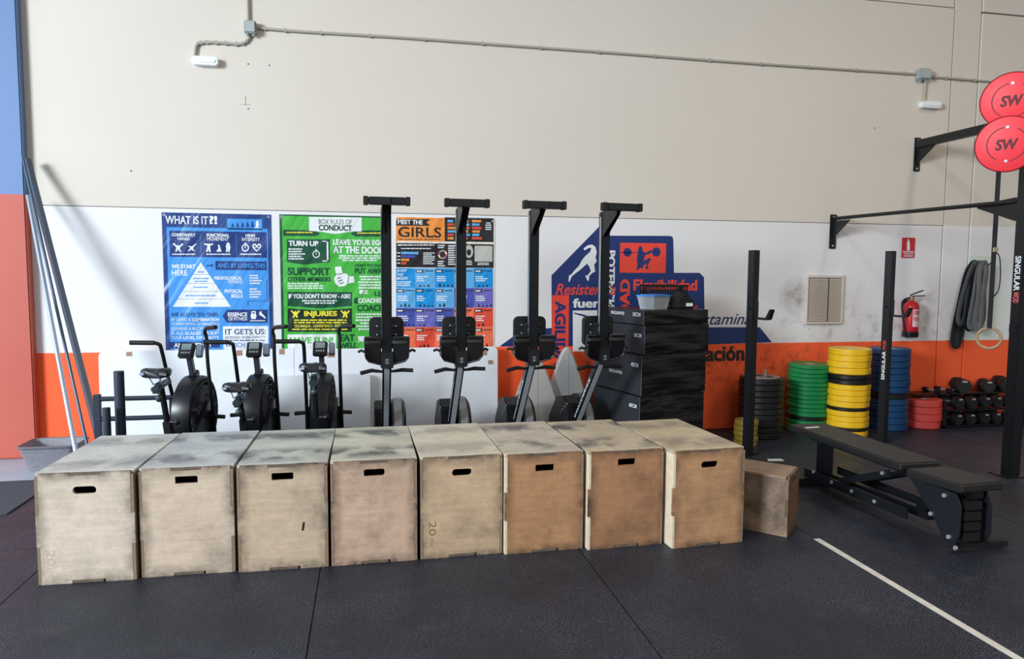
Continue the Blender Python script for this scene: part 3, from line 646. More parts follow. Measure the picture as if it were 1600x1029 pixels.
for i, ((x, y, a), sp) in enumerate(zip(BX, specs)):
    t = plyo((x, y, 0), a, sp[0], sp[1], i+1, sp[2], sp[3], sp[4], sp[5], sp[6], sp[7], edge=(EDGE_LIT, EDGE) if i >= 5 else None)
    if i == 2: MB().cbox((.355, -.0004, .245), (.012, .0012, .05), (0, R(8), 0)).build('black_smear', SLOT, t, world=False)
plyo((2.64, 4.055, 0), R(45), 'low plywood box turned cornerwise beside the right end of the front row', (122, 92, 66), 12, .4, (150, 124, 98), .3, .02, .05, None, .31, .44, .395, None, ply('plywood_lit_side_12', (162, 134, 108), 12, .3, False, .31, .395), .10)  # slot face darker than the side: shade and light put into the colours

# ================================================================== air bikes
SADM = mat('saddle_vinyl', (26, 28, 34), .38); BLACKG = mat('gloss_black', (16, 18, 24), .32)
SILV = mat('saddle_trim', (150, 158, 170), .3, .5)
def airbike(loc, rz, seat_z, label):
    t = thing('air_bike', label, 'exercise bike', loc, rz, 'air bikes in front of the white boards')
    B = lambda mb, n, m_, p=None, **k: mb.build(n, m_, p or t, world=False, **k)
    Y90 = Matrix.Translation((0, 0, .54)) @ Euler((0, R(90), 0)).to_matrix().to_4x4()
    B(MB().lathe([(.285, -.078), (.302, -.066), (.306, -.03), (.306, .03), (.302, .066), (.285, .078), (.272, .066), (.272, -.066)], Y90, 40), 'fan_shroud', BLACKG)
    b_ = MB()
    for k in range(9):
        b_.box(-.045, .045, -.004, .004, .05, .265, Matrix.Translation((0, 0, .54)) @ Euler((R(k*40), 0, 0)).to_matrix().to_4x4() @ Euler((0, 0, R(24))).to_matrix().to_4x4())
    B(b_.lathe([(0, -.04), (.06, -.04), (.06, .04), (0, .04)], Y90, 20, False), 'fan_blades', mat('fan_grey', (52, 56, 66), .4, .3))
    w_ = MB()
    for sx in (-.078, .078):
        for rr in (.07, .12, .17, .22, .26): w_.tube([(sx*(1.12-.3*rr), rr*math.cos(R(a)), .54+rr*math.sin(R(a))) for a in range(0, 360, 15)], .003, 5, True)
        for k in range(12): c_, s_ = math.cos(R(k*30+8)), math.sin(R(k*30+8)); w_.tube([(sx*1.1, .06*c_, .54+.06*s_), (sx, .28*c_, .54+.28*s_)], .0035, 5)
    B(w_, 'cage_wire', STEEL)
    B(MB().prism([(-.02+.1*math.cos(R(a)), .54+.1*math.sin(R(a))) for a in range(-60, 120, 15)]+[(-.33, .43), (-.42, .36), (-.42, .24), (-.30, .20)], YZ(.088), .035), 'chain_guard', BLACKG, bevel=.006)
    fr = MB().bar((0, -.78, .09), (0, .36, .09), .06, .08).bar((-.27, -.78, .045), (.27, -.78, .045), .06, .06).bar((-.27, .36, .045), (.27, .36, .045), .06, .06)
    for sx in (-.112, .112): fr.bar((sx, .02, .1), (sx, 0, .56), .05, .02)
    fr.bar((0, .16, .12), (0, .30, .2), .05, .05).bar((-.12, .02, .12), (.12, .02, .12), .05, .04)
    fr.bar((0, -.40, .12), (0, -.52, .58), .055, .055, (1, 0, 0)).bar((.105, -.40, .30), (.105, .0, .5), .022, .03)
    B(fr, 'frame', BLK, bevel=.004)
    B(MB().cyl((0, -.50, .50), (0, -.60, seat_z-.13), .021).cyl((0, -.522, .57), (.07, -.535, .575), .012).sphere((.075, -.535, .575), .024, seg=10), 'seat_post', BLK)
    B(MB().cbox((0, -.60, seat_z-.105), (.055, .22, .026), (R(8), 0, 0)).cbox((0, -.66, seat_z-.115), (.04, .10, .045), (R(20), 0, 0)).cyl((0, -.63, seat_z-.13), (0, -.64, seat_z-.19), .01).sphere((0, -.645, seat_z-.195), .024, (1, 1, 1.1), 10), 'seat_slider', mat('slider_grey', (58, 68, 74), .4, .3), bevel=.003)
    sb = MB(); rings = []
    for k in range(15):                    # saddle: wide split rear towards the viewer, nose forward
        u = k/14; yy = -.135+.27*u; hw = (.10 if u > .1 else .075+u*.25)*(1 if u < .3 else max(.22, 1-(u-.3)*1.25)); hh = .045*(1-.35*u)*(.75 if k in (0, 14) else 1)
        ring = []
        for j in range(18):
            a = 2*math.pi*j/18; cx_, sz = math.cos(a), math.sin(a)
            px = hw*math.copysign(abs(cx_)**.75, cx_); pz = hh*math.copysign(abs(sz)**.8, sz)
            if sz > 0: pz -= .022*math.exp(-(px/.03)**2)*(1-u); pz += .012*(abs(px)/.1)*(1-u)
            else: pz *= .7
            ring.append(sb.bm.verts.new((px, -.60+yy, seat_z-.02+pz+.012*(1-u))))
        rings.append(ring)
    for k in range(14):
        for j in range(18): sb.bm.faces.new((rings[k][j], rings[k][(j+1) % 18], rings[k+1][(j+1) % 18], rings[k+1][j]))
    sb.bm.faces.new(rings[0][::-1]); sb.bm.faces.new(rings[-1])
    sad = B(sb, 'saddle', SADM, ang=60)
    tr = MB()
    for sx in (-1, 1): tr.cbox((sx*.072, -.735, seat_z-.005), (.045, .012, .018), (0, sx*R(12), sx*R(28))).tube([(sx*.035, -.70, seat_z-.04), (sx*.03, -.66, seat_z-.09), (sx*.03, -.58, seat_z-.09), (sx*.02, -.52, seat_z-.04)], .004, 6)
    tr.build('saddle_trim', SILV, sad, world=False)
    B(MB().bar((0, -.02, .83), (0, -.09, 1.02), .046, .04, (1, 0, 0)), 'console_post', mat('post_graphite', (64, 68, 78), .4, .4), bevel=.004)
    B(MB().bar((0, 0, .83), (0, -.02, .87), .10, .06, (1, 0, 0)), 'console_bracket', BLK, bevel=.006)
    co = B(MB().cbox((-.005, -.12, 1.06), (.115, .045, .125), (R(-32), 0, 0)), 'console', PLA, bevel=.008)
    Mc = Matrix.Translation((-.005, -.12, 1.06)) @ Euler((R(-32), 0, 0)).to_matrix().to_4x4()
    MB().box(-.038, .038, -.0245, -.0228, -.004, .05, Mc).build('display', mat('lcd_grey', (118, 130, 132), .25), co, world=False)
    kb = MB()
    for kx in (-.032, -.014, .004, .024): kb.box(kx, kx+.011, -.026, -.0228, -.036, -.020, Mc)
    kb.build('button', mat('button_grey', (150, 156, 160), .5), co, world=False)
    B(MB().cbox((.085, -.095, 1.055), (.05, .05, .10), (R(-32), 0, R(6))), 'bottle_holder', mat('holder_grey', (112, 122, 134), .4), bevel=.006)
    for sx, pts in ((-1, [(-.135, 0, .28), (-.13, -.05, .54), (-.115, -.22, .86), (-.107, -.34, 1.10), (-.115, -.36, 1.135), (-.145, -.37, 1.147)]),
                    (1, [(.155, 0, .28), (.15, -.02, .54), (.148, -.10, .95), (.150, -.12, 1.16), (.143, -.13, 1.20), (.152, -.145, 1.232), (.175, -.165, 1.245)])):
        ha = B(MB().tube(bez(pts, 4), .0145, 10), 'handle_arm', BLK)
        e0 = pts[-1]; e1 = (-.315, -.39, 1.15) if sx < 0 else (.275, -.26, 1.258)
        MB().tube([e0, e1], .0175, 10).build('grip', RUB, ha, world=False)
        B(MB().cyl((sx*.10, 0, .515), (sx*.235, 0, .505), .0165, 12), 'foot_peg', RUB)
        ca = R(40 if sx > 0 else 220)
        cr = B(MB().bar((sx*.135, -.34, .30), (sx*.135, -.34+.16*math.cos(ca), .30+.16*math.sin(ca)), .02, .03).cyl((sx*.09, -.34, .30), (sx*.15, -.34, .30), .02), 'crank', STEEL)
        MB().cbox((sx*.19, -.34+.16*math.cos(ca), .30+.16*math.sin(ca)), (.09, .09, .025)).build('pedal', PLA, cr, world=False, bevel=.004)
    for yy in (-.78, .36):
        for sx in (-1, 1): B(MB().cbox((sx*.25, yy, .01), (.05, .07, .02)), 'rubber_foot', RUB)
    return t
airbike((-1.385, 6.15, 0), R(-9), .965, 'leftmost black air bike, saddle out to its left')
airbike((-.885, 6.15, 0), R(-5), .85, 'middle black air bike with the lowest saddle')
airbike((-.375, 6.15, 0), R(-2.5), .985, 'black air bike nearest the rowers, below the green poster')

# ================================================================== upright rowing machines
def rower(loc, rz, label):
    t = thing('rowing_machine', label, 'rowing machine', loc, rz, 'rowing machines stored upright')
    B = lambda mb, n, m_, p=None, **k: mb.build(n, m_, p or t, world=False, **k)
    rail = B(MB().box(-.04, .04, -.03, .03, 1.0, 2.2), 'monorail', mat('rail_black', (12, 14, 18), .3, .2), bevel=.006)
    MB().box(-.0412, -.0401, -.022, .008, 1.16, 2.16).build('steel_track', ALU, rail, world=False)
    leg = B(MB().box(-.135, .135, -.335, -.275, 2.188, 2.246), 'rear_foot', BLK, bevel=.006)
    for sx in (-1, 1): MB().box(min(sx*.135, sx*.172), max(sx*.135, sx*.172), -.338, -.272, 2.185, 2.249).build('end_cap', RUB, leg, world=False, bevel=.004)
    b_ = MB()
    for sx in (-.036, .030): b_.prism([(-.03, 1.97), (-.03, 2.05), (-.22, 2.19), (-.335, 2.19), (-.335, 2.24), (-.02, 2.24), (.02, 2.2), (.02, 1.97)] if sx > 0 else [(-.03, 1.99), (-.29, 2.16), (-.29, 2.22), (.02, 2.2), (.02, 1.99)], YZ(sx), .006)
    b_.box(-.03, .03, -.29, -.02, 2.2, 2.225).bar((0, -.03, 2.02), (0, -.26, 2.19), .055, .012, (1, 0, 0))
    B(b_, 'leg_bracket', BLK)
    st = B(MB().prism(rrect(-.138, 1.075, .138, 1.33, .045), XZ(.085), .045), 'seat', RUB, bevel=.014, seg=3)
    sc = MB().box(-.06, -.036, .0, .085, 1.12, 1.28).box(.036, .06, .0, .085, 1.12, 1.28)
    for zz in (1.14, 1.20, 1.26): sc.cyl((-.062, -.005, zz), (.062, -.005, zz), .013, 10)
    B(sc, 'seat_carriage', STEEL)
    bt = MB()
    for sx in (-.075, .075):
        for zz in (1.13, 1.19, 1.26): bt.cyl((sx, .078, zz), (sx, .086, zz), .007, 8)
    bt.build('seat_bolt', BOLT, st, world=False)
    for sx in (-1, 1):
        ft = MB(); Mf = Matrix.Translation((sx*.108, -.035, 1.075)) @ Euler((R(13), 0, sx*R(-7))).to_matrix().to_4x4()
        k = lambda L_: [(a*-sx, b) for a, b in L_]
        ft.prism(k([(.062, -.115), (-.040, -.085), (-.066, -.05), (-.072, .105), (-.064, .112), (.058, .112), (.062, .10)]), Mf @ XZ(-.012), .03)
        ft.prism(k([(.062, -.115), (-.040, -.085), (-.066, -.05), (-.072, .04), (-.064, .04), (-.056, -.044), (-.036, -.074), (.062, -.10)]), Mf @ XZ(-.045), .034)
        fo = B(ft, 'footrest', PLA, bevel=.003, seg=1)
        MB().tube([tuple(Mf @ Vector(p)) for p in ((-.070, .0, .075), (-.055, -.03, .078), (0, -.04, .08), (.055, -.03, .078), (.066, .0, .075))], .014, 8, flat=(0, 1, 0)).build('foot_strap', RUB, fo, world=False)
        MB().tube([(sx*.168, -.03, 1.06), (sx*.20, -.02, 1.075), (sx*.222, -.01, 1.062)], .011, 8).build('strap_buckle', RUB, fo, world=False)
    B(MB().box(-.05, .05, -.05, .04, .93, 1.06), 'foot_bracket', BLK, bevel=.006)
    B(MB().box(-.018, .018, -.054, -.0495, .965, 1.01), 'bracket_plate', mat('plate_grey', (74, 78, 84), .4, .4))
    fb = MB()
    for zz in (.975, 1.0): fb.cyl((0, -.058, zz), (0, -.052, zz), .006, 8)
    B(fb, 'bolt', BOLT)
    B(MB().tube([(-.21, .04, .885), (-.12, .045, .905), (-.05, .05, .895), (.05, .05, .895), (.12, .045, .905), (.21, .04, .9)], [.016, .016, .011, .011, .016, .016], 10), 'handle', RUB)
    # lower main frame leans back towards the wall
    p0, p1 = Vector((0, .0, 1.0)), Vector((0, .60, .24))
    mbm = B(MB().bar(p0, p1, .07, .07, (0, 1, 0)), 'main_frame', mat('frame_black', (18, 20, 25), .35), bevel=.006)
    dv = (p1-p0).normalized(); nf = Vector((0, -dv.z, dv.y)); nf = nf if nf.y < 0 else -nf
    MB().bar(p0+dv*.06+nf*.036, p1-dv*.02+nf*.036, .042, .005, (0, 1, 0)).build('aluminium_channel', mat('satin_aluminium', (176, 180, 186), .5), mbm, world=False)
    lt = MB(); U = -dv*-1
    flat_text(lt, 'concept2', Vector((-.0358, 0, 0))+p0+dv*.78+Vector((0, .02, .0)), -dv*.52, nf*.036, .012)
    lt.build('lettering', WHINK, mbm, world=False, recalc=False)
    FX = Matrix.Translation((.105, .70, .30)) @ Euler((0, R(90), 0)).to_matrix().to_4x4()
    fl = B(MB().lathe([(0, -.07), (.22, -.07), (.25, -.05), (.255, 0), (.25, .05), (.22, .07), (0, .07)], FX, 36, False), 'flywheel_housing', mat('flywheel_black', (26, 28, 32), .4))
    MB().lathe([(.2562, -.034), (.2585, -.034), (.2585, .034), (.2562, .034)], FX, 36).build('perforated_band', mat('perforated_grey', (120, 122, 126), .5, .3), fl, world=False)
    B(MB().prism([(.50, .02), (.50, .50), (.62, .56), (.80, .52), (.98, .3), (.98, .06), (.9, .02)], YZ(-.10), .13), 'front_frame_cover', BLK, bevel=.01)
    cb = MB()
    for k in range(4): cb.cyl((-.103, .52+k*.05, .50-k*.035), (-.099, .52+k*.05, .50-k*.035), .008, 8)
    B(cb, 'bolt', BOLT)
    B(MB().bar((-.30, .46, .03), (.30, .46, .03), .06, .06).bar((0, .46, .03), (0, .62, .16), .06, .05, (1, 0, 0)).bar((-.30, .98, .03), (.30, .98, .03), .06, .06).bar((0, .98, .03), (0, .94, .1), .06, .05, (1, 0, 0)), 'front_leg', BLK, bevel=.004)
    return t
for x_, rz, lab in ((.146, R(0), 'leftmost upright black rowing machine, in front of the green poster'), (.738, R(1.5), 'upright black rowing machine in front of the orange and blue poster'),
                    (1.338, R(2.5), 'upright black rowing machine over bare white wall, third from the left'), (1.945, R(7), 'rightmost upright black rowing machine, beside the black soft boxes')):
    rower((x_, 5.75, 0), rz, lab)

# ================================================================== white boards along the wall
BW = mat('white_board', (236, 238, 243), .45, 0, .03, 2); TAPE = mat('brown_tape', (168, 128, 108), .6)
def board(x0, x1, z1, y, lean, label, tapes, rr=.05, th=.035, sq=''):
    t = thing('white_board', label, 'board', ((x0+x1)/2, y, 0), 0, 'white boards leaning on the wall')
    Mx = Matrix.Translation((0, y, 0)) @ Euler((R(-lean), 0, 0)).to_matrix().to_4x4()
    o_ = rrect(x0, 0, x1, z1, rr)
    if sq == 'r': o_ = [(x1, 0), (x1, z1)]+o_[5:]
    if sq == 'l': o_ = o_[:5]+[(x0, z1), (x0, 0)]+o_[15:]
    MB().prism(o_, Mx @ XZ(0), th).build('board_panel', BW, t, bevel=.006)
    for a, b, w_, h_ in tapes:
        MB().box(a-w_/2, a+w_/2, -.0018, -.0006, b-h_/2, b+h_/2, Mx).build('tape_patch', TAPE, t)
board(-2.385, -.692, .962, 6.985, 2, 'long white board with rounded corners standing below the blue poster', [(-2.13, .935, .05, .04), (-1.18, .93, .05, .05), (-.80, .935, .05, .05), (-1.6, .92, .03, .03)], sq='r')
board(-.690, 1.275, .955, 6.985, 2, 'white board standing behind the first two rowers', [(.0, .90, .045, .05), (1.14, .895, .05, .05), (1.20, .80, .05, .04), (-.35, .90, .07, .05)], sq='l')
board(-1.08, .02, .725, 6.885, 2.5, 'lower white board leaning in front of the two longer ones', [(-.46, .66, .04, .09), (-.50, .24, .06, .13)])
def oval(xc, hw, z1, y, label, th=.07):
    t = thing('rounded_board', label, 'board', (xc, y, 0)); o = []
    for k in range(25):
        u = k/24; o.append((xc+hw*min(1, (1-u)**.62*1.25)*(.94+.06*math.sin(u*3)), z1*u))
    out = o+[(2*xc-a, b) for a, b in o[::-1][1:]]
    Mx = Matrix.Translation((0, y, 0)) @ Euler((R(-1.5), 0, 0)).to_matrix().to_4x4()
    MB().prism(out, Mx @ XZ(0), th).build('board_shell', mat('offwhite_board', (212, 211, 208), .5, 0, .05, 3), t, bevel=.016, seg=3)
    MB().box(xc+.015, xc+.019, -.0012, -.0004, .05, z1*.93, Mx).build('centre_seam', mat('seam_grey', (150, 148, 146), .7), t)
oval(1.64, .262, .865, 6.86, 'white pointed oval board standing behind the third rower')
oval(1.985, .235, .955, 6.95, 'grey white pointed oval board standing behind the fourth rower')

# ================================================================== black soft plyo boxes with things on top
VIN = mat('black_vinyl_cover', (17, 18, 21), .5, 0, .15, 5)
M, g = newmat('crumpled_black_vinyl', .38)
tc = g.N.new('ShaderNodeTexCoord').outputs['Object']
g.N['Principled BSDF'].inputs['Base Color'].default_value = lin((13, 13, 15))
g.bump(g.noise(g.map(tc, (0, 0, 0), (2.0, 2.0, 6)), 1.3, 2, .45), .6, .06)
CRU = M; SIDE = mat('lit_side_canvas', (36, 40, 47), .75, 0, .1, 30, .15, 120); PIPG = mat('grey_piping', (66, 70, 78), .6)  # left face of the soft boxes: light from the left painted in paler
SX, SY, SA = 2.40, 5.98, R(14)
zb = 0
for k, (h_, lab, tx, off) in enumerate(((.592, 'bottom black soft plyo box of the stack, marked 60CM', '60CM', -.02), (.372, 'black soft plyo box marked 45CM, second from the bottom of the stack', '45CM', -.01), (.268, 'black soft plyo box marked 30CM, second from the top of the stack', '30CM', .012), (.134, 'thin black soft plyo box marked 15CM on top of the stack', '15CM', .0))):
    t = thing('soft_plyo_box', lab, 'plyo box', (SX+off, SY, zb+.0005), SA, 'black soft plyo boxes in a stack')
    L1, L2 = .735, .78; z0, z1 = 0, h_-.002
    n = 8; q_ = MB()
    MB().box(.008, L1, .008, L2, z0+.004, z1).build('foam_body', CRU, t, world=False, bevel=.012, seg=3)
    fr = MB(); nx, nz = 22, 8            # crumpled front cover
    V = [[fr.bm.verts.new((.004+(L1-.008)*i/nx, .004-.011*math.sin(math.pi*j/nz)*math.sin(math.pi*i/nx)**.4*(.8+.9*math.sin(i*.30+j*.9+k*2)), z0+.004+(z1-z0-.004)*j/nz)) for j in range(nz+1)] for i in range(nx+1)]
    for i in range(nx):
        for j in range(nz): fr.bm.faces.new((V[i][j], V[i+1][j], V[i+1][j+1], V[i][j+1]))
    fr.build('front_cover', CRU, t, world=False, ang=80)
    MB().box(-.001, .010, .012, L2-.008, z0+.006, z1-.004).build('side_cover', SIDE, t, world=False, bevel=.004)
    MB().tube([(.004, .006, z0+.006), (.002, .003, (z0+z1)/2), (.004, .006, z1-.002)], .006, 8).build('corner_piping', PIPG, t, world=False)
    lt = MB(); zt = z1-.030 if k == 3 else z1-.085; hh = .036
    flat_text(lt, tx, (-.002, .16, zt-hh+.01), (0, -.115, 0), (0, 0, hh), .03)
    if k: flat_text(lt, 'SINGULARWOD', (-.002, .52, (zt-hh+.012) if k == 3 else zt-.12), (0, -.22, 0), (0, 0, hh*.85), .03)
    lt.build('lettering', WHINK, t, world=False, recalc=False)
    zb += h_
ZT = zb+.001
# plastic tub with blue lid
M, g = newmat('clear_plastic', .25); pb = g.N['Principled BSDF']; pb.inputs['Base Color'].default_value = lin((214, 218, 224)); pb.inputs['Alpha'].default_value = .55
tc_ = (2.60, 6.24); t = thing('storage_tub', 'clear plastic tub with a blue lid on top of the black boxes', 'storage tub', (*tc_, ZT), R(32))
q_ = MB(); B4 = lambda hx, hy, z: [(-hx, -hy, z), (hx, -hy, z), (hx, hy, z), (-hx, hy, z)]
A_ = q_._v(B4(.105, .075, 0)); T_ = q_._v(B4(.128, .095, .118)); 
for i in range(4): q_.bm.faces.new((A_[i], A_[(i+1) % 4], T_[(i+1) % 4], T_[i]))
q_.bm.faces.new(A_[::-1]); q_.build('tub_body', M, t, world=False)
MB().box(-.136, .136, -.103, .103, .118, .130).box(-.11, .11, -.078, .078, .130, .136).build('tub_lid', mat('blue_lid', (64, 150, 224), .35), t, world=False, bevel=.004)
ins = MB()
for k in range(9): ins.cbox((random.uniform(-.07, .07), random.uniform(-.045, .045), .012+.009*k), (.07, .045, .012), (random.uniform(-.3, .3), random.uniform(-.3, .3), random.uniform(0, 3)))
ins.build('tub_contents', mat('grey_contents', (150, 142, 140), .6, 0, .3, 30), t, world=False)
t = thing('black_bag', 'black fabric bag with a white tag on the black boxes', 'bag', (2.895, 6.27, ZT), R(14))
MB().prism([(-.10, 0), (.12, 0), (.115, .07), (.06, .10), (.03, .15), (-.03, .155), (-.06, .13), (-.09, .09)], XZ(-.06), .14).build('bag_body', mat('bag_fabric', (15, 15, 17), .8, 0, .2, 12, .4, 30), t, world=False, bevel=.02, seg=3)
MB().box(.0, .075, -.066, -.062, .025, .055).build('white_tag', WHINK, t, world=False)
t = thing('black_crate', 'black plastic lattice crate behind the tub on the black boxes', 'crate', (2.83, 6.545, ZT), R(8))
q_ = MB(); cw, ch = .40, .205
for yy in (-.10, .10):
    for k in range(14): xx = -cw/2+cw*k/13; q_.box(xx-.005, xx+.005, yy-.004, yy+.004, 0, ch)
    for k in range(6): zz = ch*k/5; q_.box(-cw/2, cw/2, yy-.0045, yy+.0045, max(0, zz-.006), zz+.006)
for xx in (-cw/2, cw/2):
    for k in range(6): zz = ch*k/5; q_.box(xx-.0045, xx+.0045, -.10, .10, max(0, zz-.006), zz+.006)
    for k in range(6): yy = -.1+.2*k/5; q_.box(xx-.004, xx+.004, yy-.005, yy+.005, 0, ch)
q_.box(-cw/2, cw/2, -.1, .1, 0, .006)
q_.build('crate_lattice', PLA, t, world=False)
MB().box(-cw/2-.008, cw/2+.008, -.110, -.098, ch-.004, ch+.016).box(-cw/2-.008, cw/2+.008, .098, .110, ch-.004, ch+.016).build('crate_rim', PLA, t, world=False)
MB().prism([(.15, .0), (.20, .0), (.27, .0), (.205, .19)], XZ(.02), .03).build('side_flap', mat('flap_dark', (40, 24, 26), .7), t, world=False)

# ================================================================== squat stands and wall rig
def stand(loc, rz, h_, lettering, label, jz):
    t = thing('squat_stand', label, 'squat stand', loc, rz, None); a = .0375
    B = lambda mb, n, m_, p=None, **k: mb.build(n, m_, p or t, world=False, **k)
    up = B(MB().box(-a, a, -a, a, .006, h_), 'upright', BLK, bevel=.004)
    hl = MB()
    for k in range(int((h_-.3)/.05)): hl.cyl((0, -a-.0012, .3+k*.05), (0, -a+.001, .3+k*.05), .009, 8)
    hl.build('adjustment_hole', SLOT, up, world=False)['kind'] = 'stuff'
    B(MB().box(-.12, .12, -.06, .06, 0, .008), 'base_foot', BLK, bevel=.003)
    jc = B(MB().prism([(-a-.012, jz+.11), (-a-.006, jz+.13), (-a, jz+.13), (-a, jz-.03), (-a-.13, jz-.032), (-a-.175, jz+.05), (-a-.195, jz+.045), (-a-.165, jz-.045), (-a-.14, jz-.052), (-a-.012, jz-.05)], YZ(-.028), .056), 'j_cup', STEEL, bevel=.003)
    B(MB().box(a, a+.012, -.03, .03, jz+.02, jz+.08).cyl((-a-.02, 0, jz+.05), (-a, 0, jz+.05), .012), 'j_cup_pin', STEEL)
    if lettering:
        l1, l2 = MB(), MB()
        flat_text(l1, 'SINGULAR', (-a-.001, -.017, 1.06-.42), (0, 0, .29), (0, .034, 0), .03); flat_text(l2, 'WOD', (-a-.001, -.017, 1.06-.12), (0, 0, .10), (0, .034, 0), .03)
        l1.build('lettering', WHINK, up, world=False, recalc=False); l2.build('lettering', mat('print_red', (226, 60, 60), .5), up, world=False, recalc=False)
stand((3.50, 6.06, 0), R(20), 1.915, False, 'black squat stand upright behind the bench, nearer the soft boxes', 1.33)
stand((5.135, 6.30, 0), R(22), 1.935, True, 'black squat stand upright lettered SINGULAR WOD, before the blue plates', 1.33)
t = thing('rig_post', 'thick black rig post at the right edge with white and pink lettering', 'rig', (5.365, 5.03, 0))
B = lambda mb, n, m_, **k: mb.build(n, m_, t, **k)
up = B(MB().box(5.315, 5.415, 4.98, 5.08, .008, 3.5), 'upright', BLK, bevel=.005)
B(MB().box(5.24, 5.49, 4.93, 5.13, 0, .01), 'base_plate', STEEL)
hl = MB()
for k in range(22): hl.cyl((5.365, 4.979, 1.92+k*.05), (5.365, 4.981, 1.92+k*.05), .012, 8)
o = hl.build('adjustment_hole', SLOT, up); o['kind'] = 'stuff'
for zz in (2.12, 2.20): B(MB().cyl((5.35, 4.97, zz), (5.35, 4.98, zz), .016, 10), 'bolt', BOLT)
l1, l2 = MB(), MB()
flat_text(l1, 'SINGULAR', (5.3142, 5.058, 1.86), (0, 0, -.29), (0, -.055, 0), .03); flat_text(l2, 'WOD', (5.3142, 5.058, 1.56), (0, 0, -.09), (0, -.055, 0), .03)
l1.build('lettering', WHINK, up, recalc=False); l2.build('lettering', mat('print_pink', (236, 100, 106), .5), up, recalc=False)
B(MB().box(5.295, 5.315, 5.0, 5.06, 1.22, 1.29), 'pin', STEEL)
def wallbar(xw, zt, zb_, yend, xend, zbar, th, label, holes):
    t = thing('wall_bar', label, 'pull-up bar', (xw, D, zb_))
    MB().box(xw-.04, xw+.04, D-.018, D-.009, zb_, zt).build('wall_plate', BLK, t, bevel=.003)
    bl = MB()
    for zz in (zb_+.03, zt-.03): bl.cyl((xw, D-.026, zz), (xw, D-.017, zz), .011, 8)
    bl.build('bolt', BOLT, t)
    MB().prism([(D-.018, zbar-.03), (D-.018, zbar-.22), (D-.30, zbar-.03)], YZ(xw-.006), .012).build('gusset', BLK, t)
    if holes:
        MB().bar((xw, D-.018, zbar), (xend, yend, zbar), .07, th).build('beam', BLK, t, bevel=.004)
        h_ = MB()
        for k in range(16): yy = D-.25-k*.075; h_.cyl((xw-.0362, yy, zbar), (xw-.0345, yy, zbar), .011, 8)
        h_.build('adjustment_hole', SLOT, t)
    else:
        MB().cyl((xw, D-.018, zbar), (xend, yend, zbar), th/2, 14).build('bar', BLK, t)
        MB().prism([(yend, zbar+.03), (yend+.02, zbar+.035), (yend+.40, zbar+.005), (yend+.40, zbar-.025), (yend+.02, zbar-.16), (yend, zbar-.16)], YZ(xend-.01), .02).build('end_bracket', BLK, t)
    return t
wallbar(5.07, 2.36, 1.985, 5.085, 5.335, 2.315, .038, 'thin black pull-up bar from the wall to the right rig post', False)
wallbar(6.095, 3.24, 2.865, 4.2, 6.095, 3.165, .085, 'thick black drilled beam high on the wall behind the red plates', True)

# ================================================================== bumper plates
def plate_mesh(R_, T_, col, name, seg=40):
    m_ = mat('plate_'+name, col, .42, 0, .12, 10)
    mb = MB().lathe([(.026, .008), (.06, .008), (.066, .004), (R_*.86, .004), (R_*.90, 0), (R_-.010, 0), (R_, .009), (R_, T_-.009), (R_-.010, T_), (R_*.90, T_), (R_*.86, T_-.004), (.066, T_-.004), (.06, T_-.008), (.026, T_-.008)], None, seg)
    o = mb.build('bumper_plate', m_)
    return o
def hub(T_):
    return MB().lathe([(.0255, 0.006), (.058, .006), (.058, T_-.006), (.0255, T_-.006)], None, 20)
def stack(pos, R_, seq, names, group, lab, cols, jitter=.006):
    """each plate of a stack is a thing of its own; mesh shared between alike plates"""
    z = 0; protos = {}; n = len(seq); out = []
    words = ['bottom', 'second', 'third', 'fourth', 'fifth', 'sixth', 'seventh', 'eighth', 'ninth', 'tenth', 'eleventh', 'twelfth', 'thirteenth', 'fourteenth', 'fifteenth']
    for i, (c_, T_) in enumerate(seq):
        if (c_, T_) not in protos: o = plate_mesh(R_, T_, cols[c_], c_); protos[(c_, T_)] = o
        else: o = protos[(c_, T_)].copy(); C.objects.link(o)
        o.location = (pos[0]+random.uniform(-jitter, jitter), pos[1]+random.uniform(-jitter, jitter), z); z += T_+.0004
        ordn = 'bottom' if i == 0 else 'topmost' if i == n-1 else words[i]+' from the bottom'
        tag(o, lab.format(c=c_, o=ordn), 'weight plate', group); out.append(o)
        if i == n-1: 
            h_ = hub(T_).build('steel_hub', BOLT, o, world=False)
    return z
PC = {'green': (22, 134, 72), 'yellow': (240, 190, 30), 'blue': (14, 60, 102), 'red': (196, 66, 58), 'black': (18, 18, 20), 'dull yellow': (128, 106, 36)}
g8 = on_y(1263, 620, 6.915)
stack((g8.x, 6.915), .220, [('green', .046)]*3+[('black', .040)]+[('green', .046)]*12, None, 'bumper plates in the green stack', '{c} bumper plate, {o} of the tall green stack', PC)
g8 = on_y(1324, 640, 6.66)
stack((g8.x, 6.66), .212, [('yellow', .066), ('black', .036)]+[('yellow', .058)]*3+[('black', .036)]+[('yellow', .060)]*4+[('black', .052)]*2+[('yellow', .066)]*4, None, 'bumper plates in the yellow stack', '{c} bumper plate, {o} of the tall yellow stack', PC)
g8 = on_y(1386, 640, 6.90)
stack((g8.x, 6.90), .212, [('blue', .0685)]*5+[('black', .066)]+[('blue', .0685)]*7, None, 'bumper plates in the blue stack', '{c} bumper plate, {o} of the tall blue stack', PC)
g8 = on_y(1441, 650, 6.88)
stack((g8.x, 6.88), .185, [('red', .08)]*4, None, 'bumper plates in the red stack', '{c} bumper plate, {o} of the low red stack', PC, .012)
g8 = on_y(1188, 640, 6.78)
stack((g8.x, 6.78), .226, [('black', .062)]*10, None, 'bumper plates in the black stack', '{c} bumper plate, {o} of the black stack behind the left squat stand', PC)
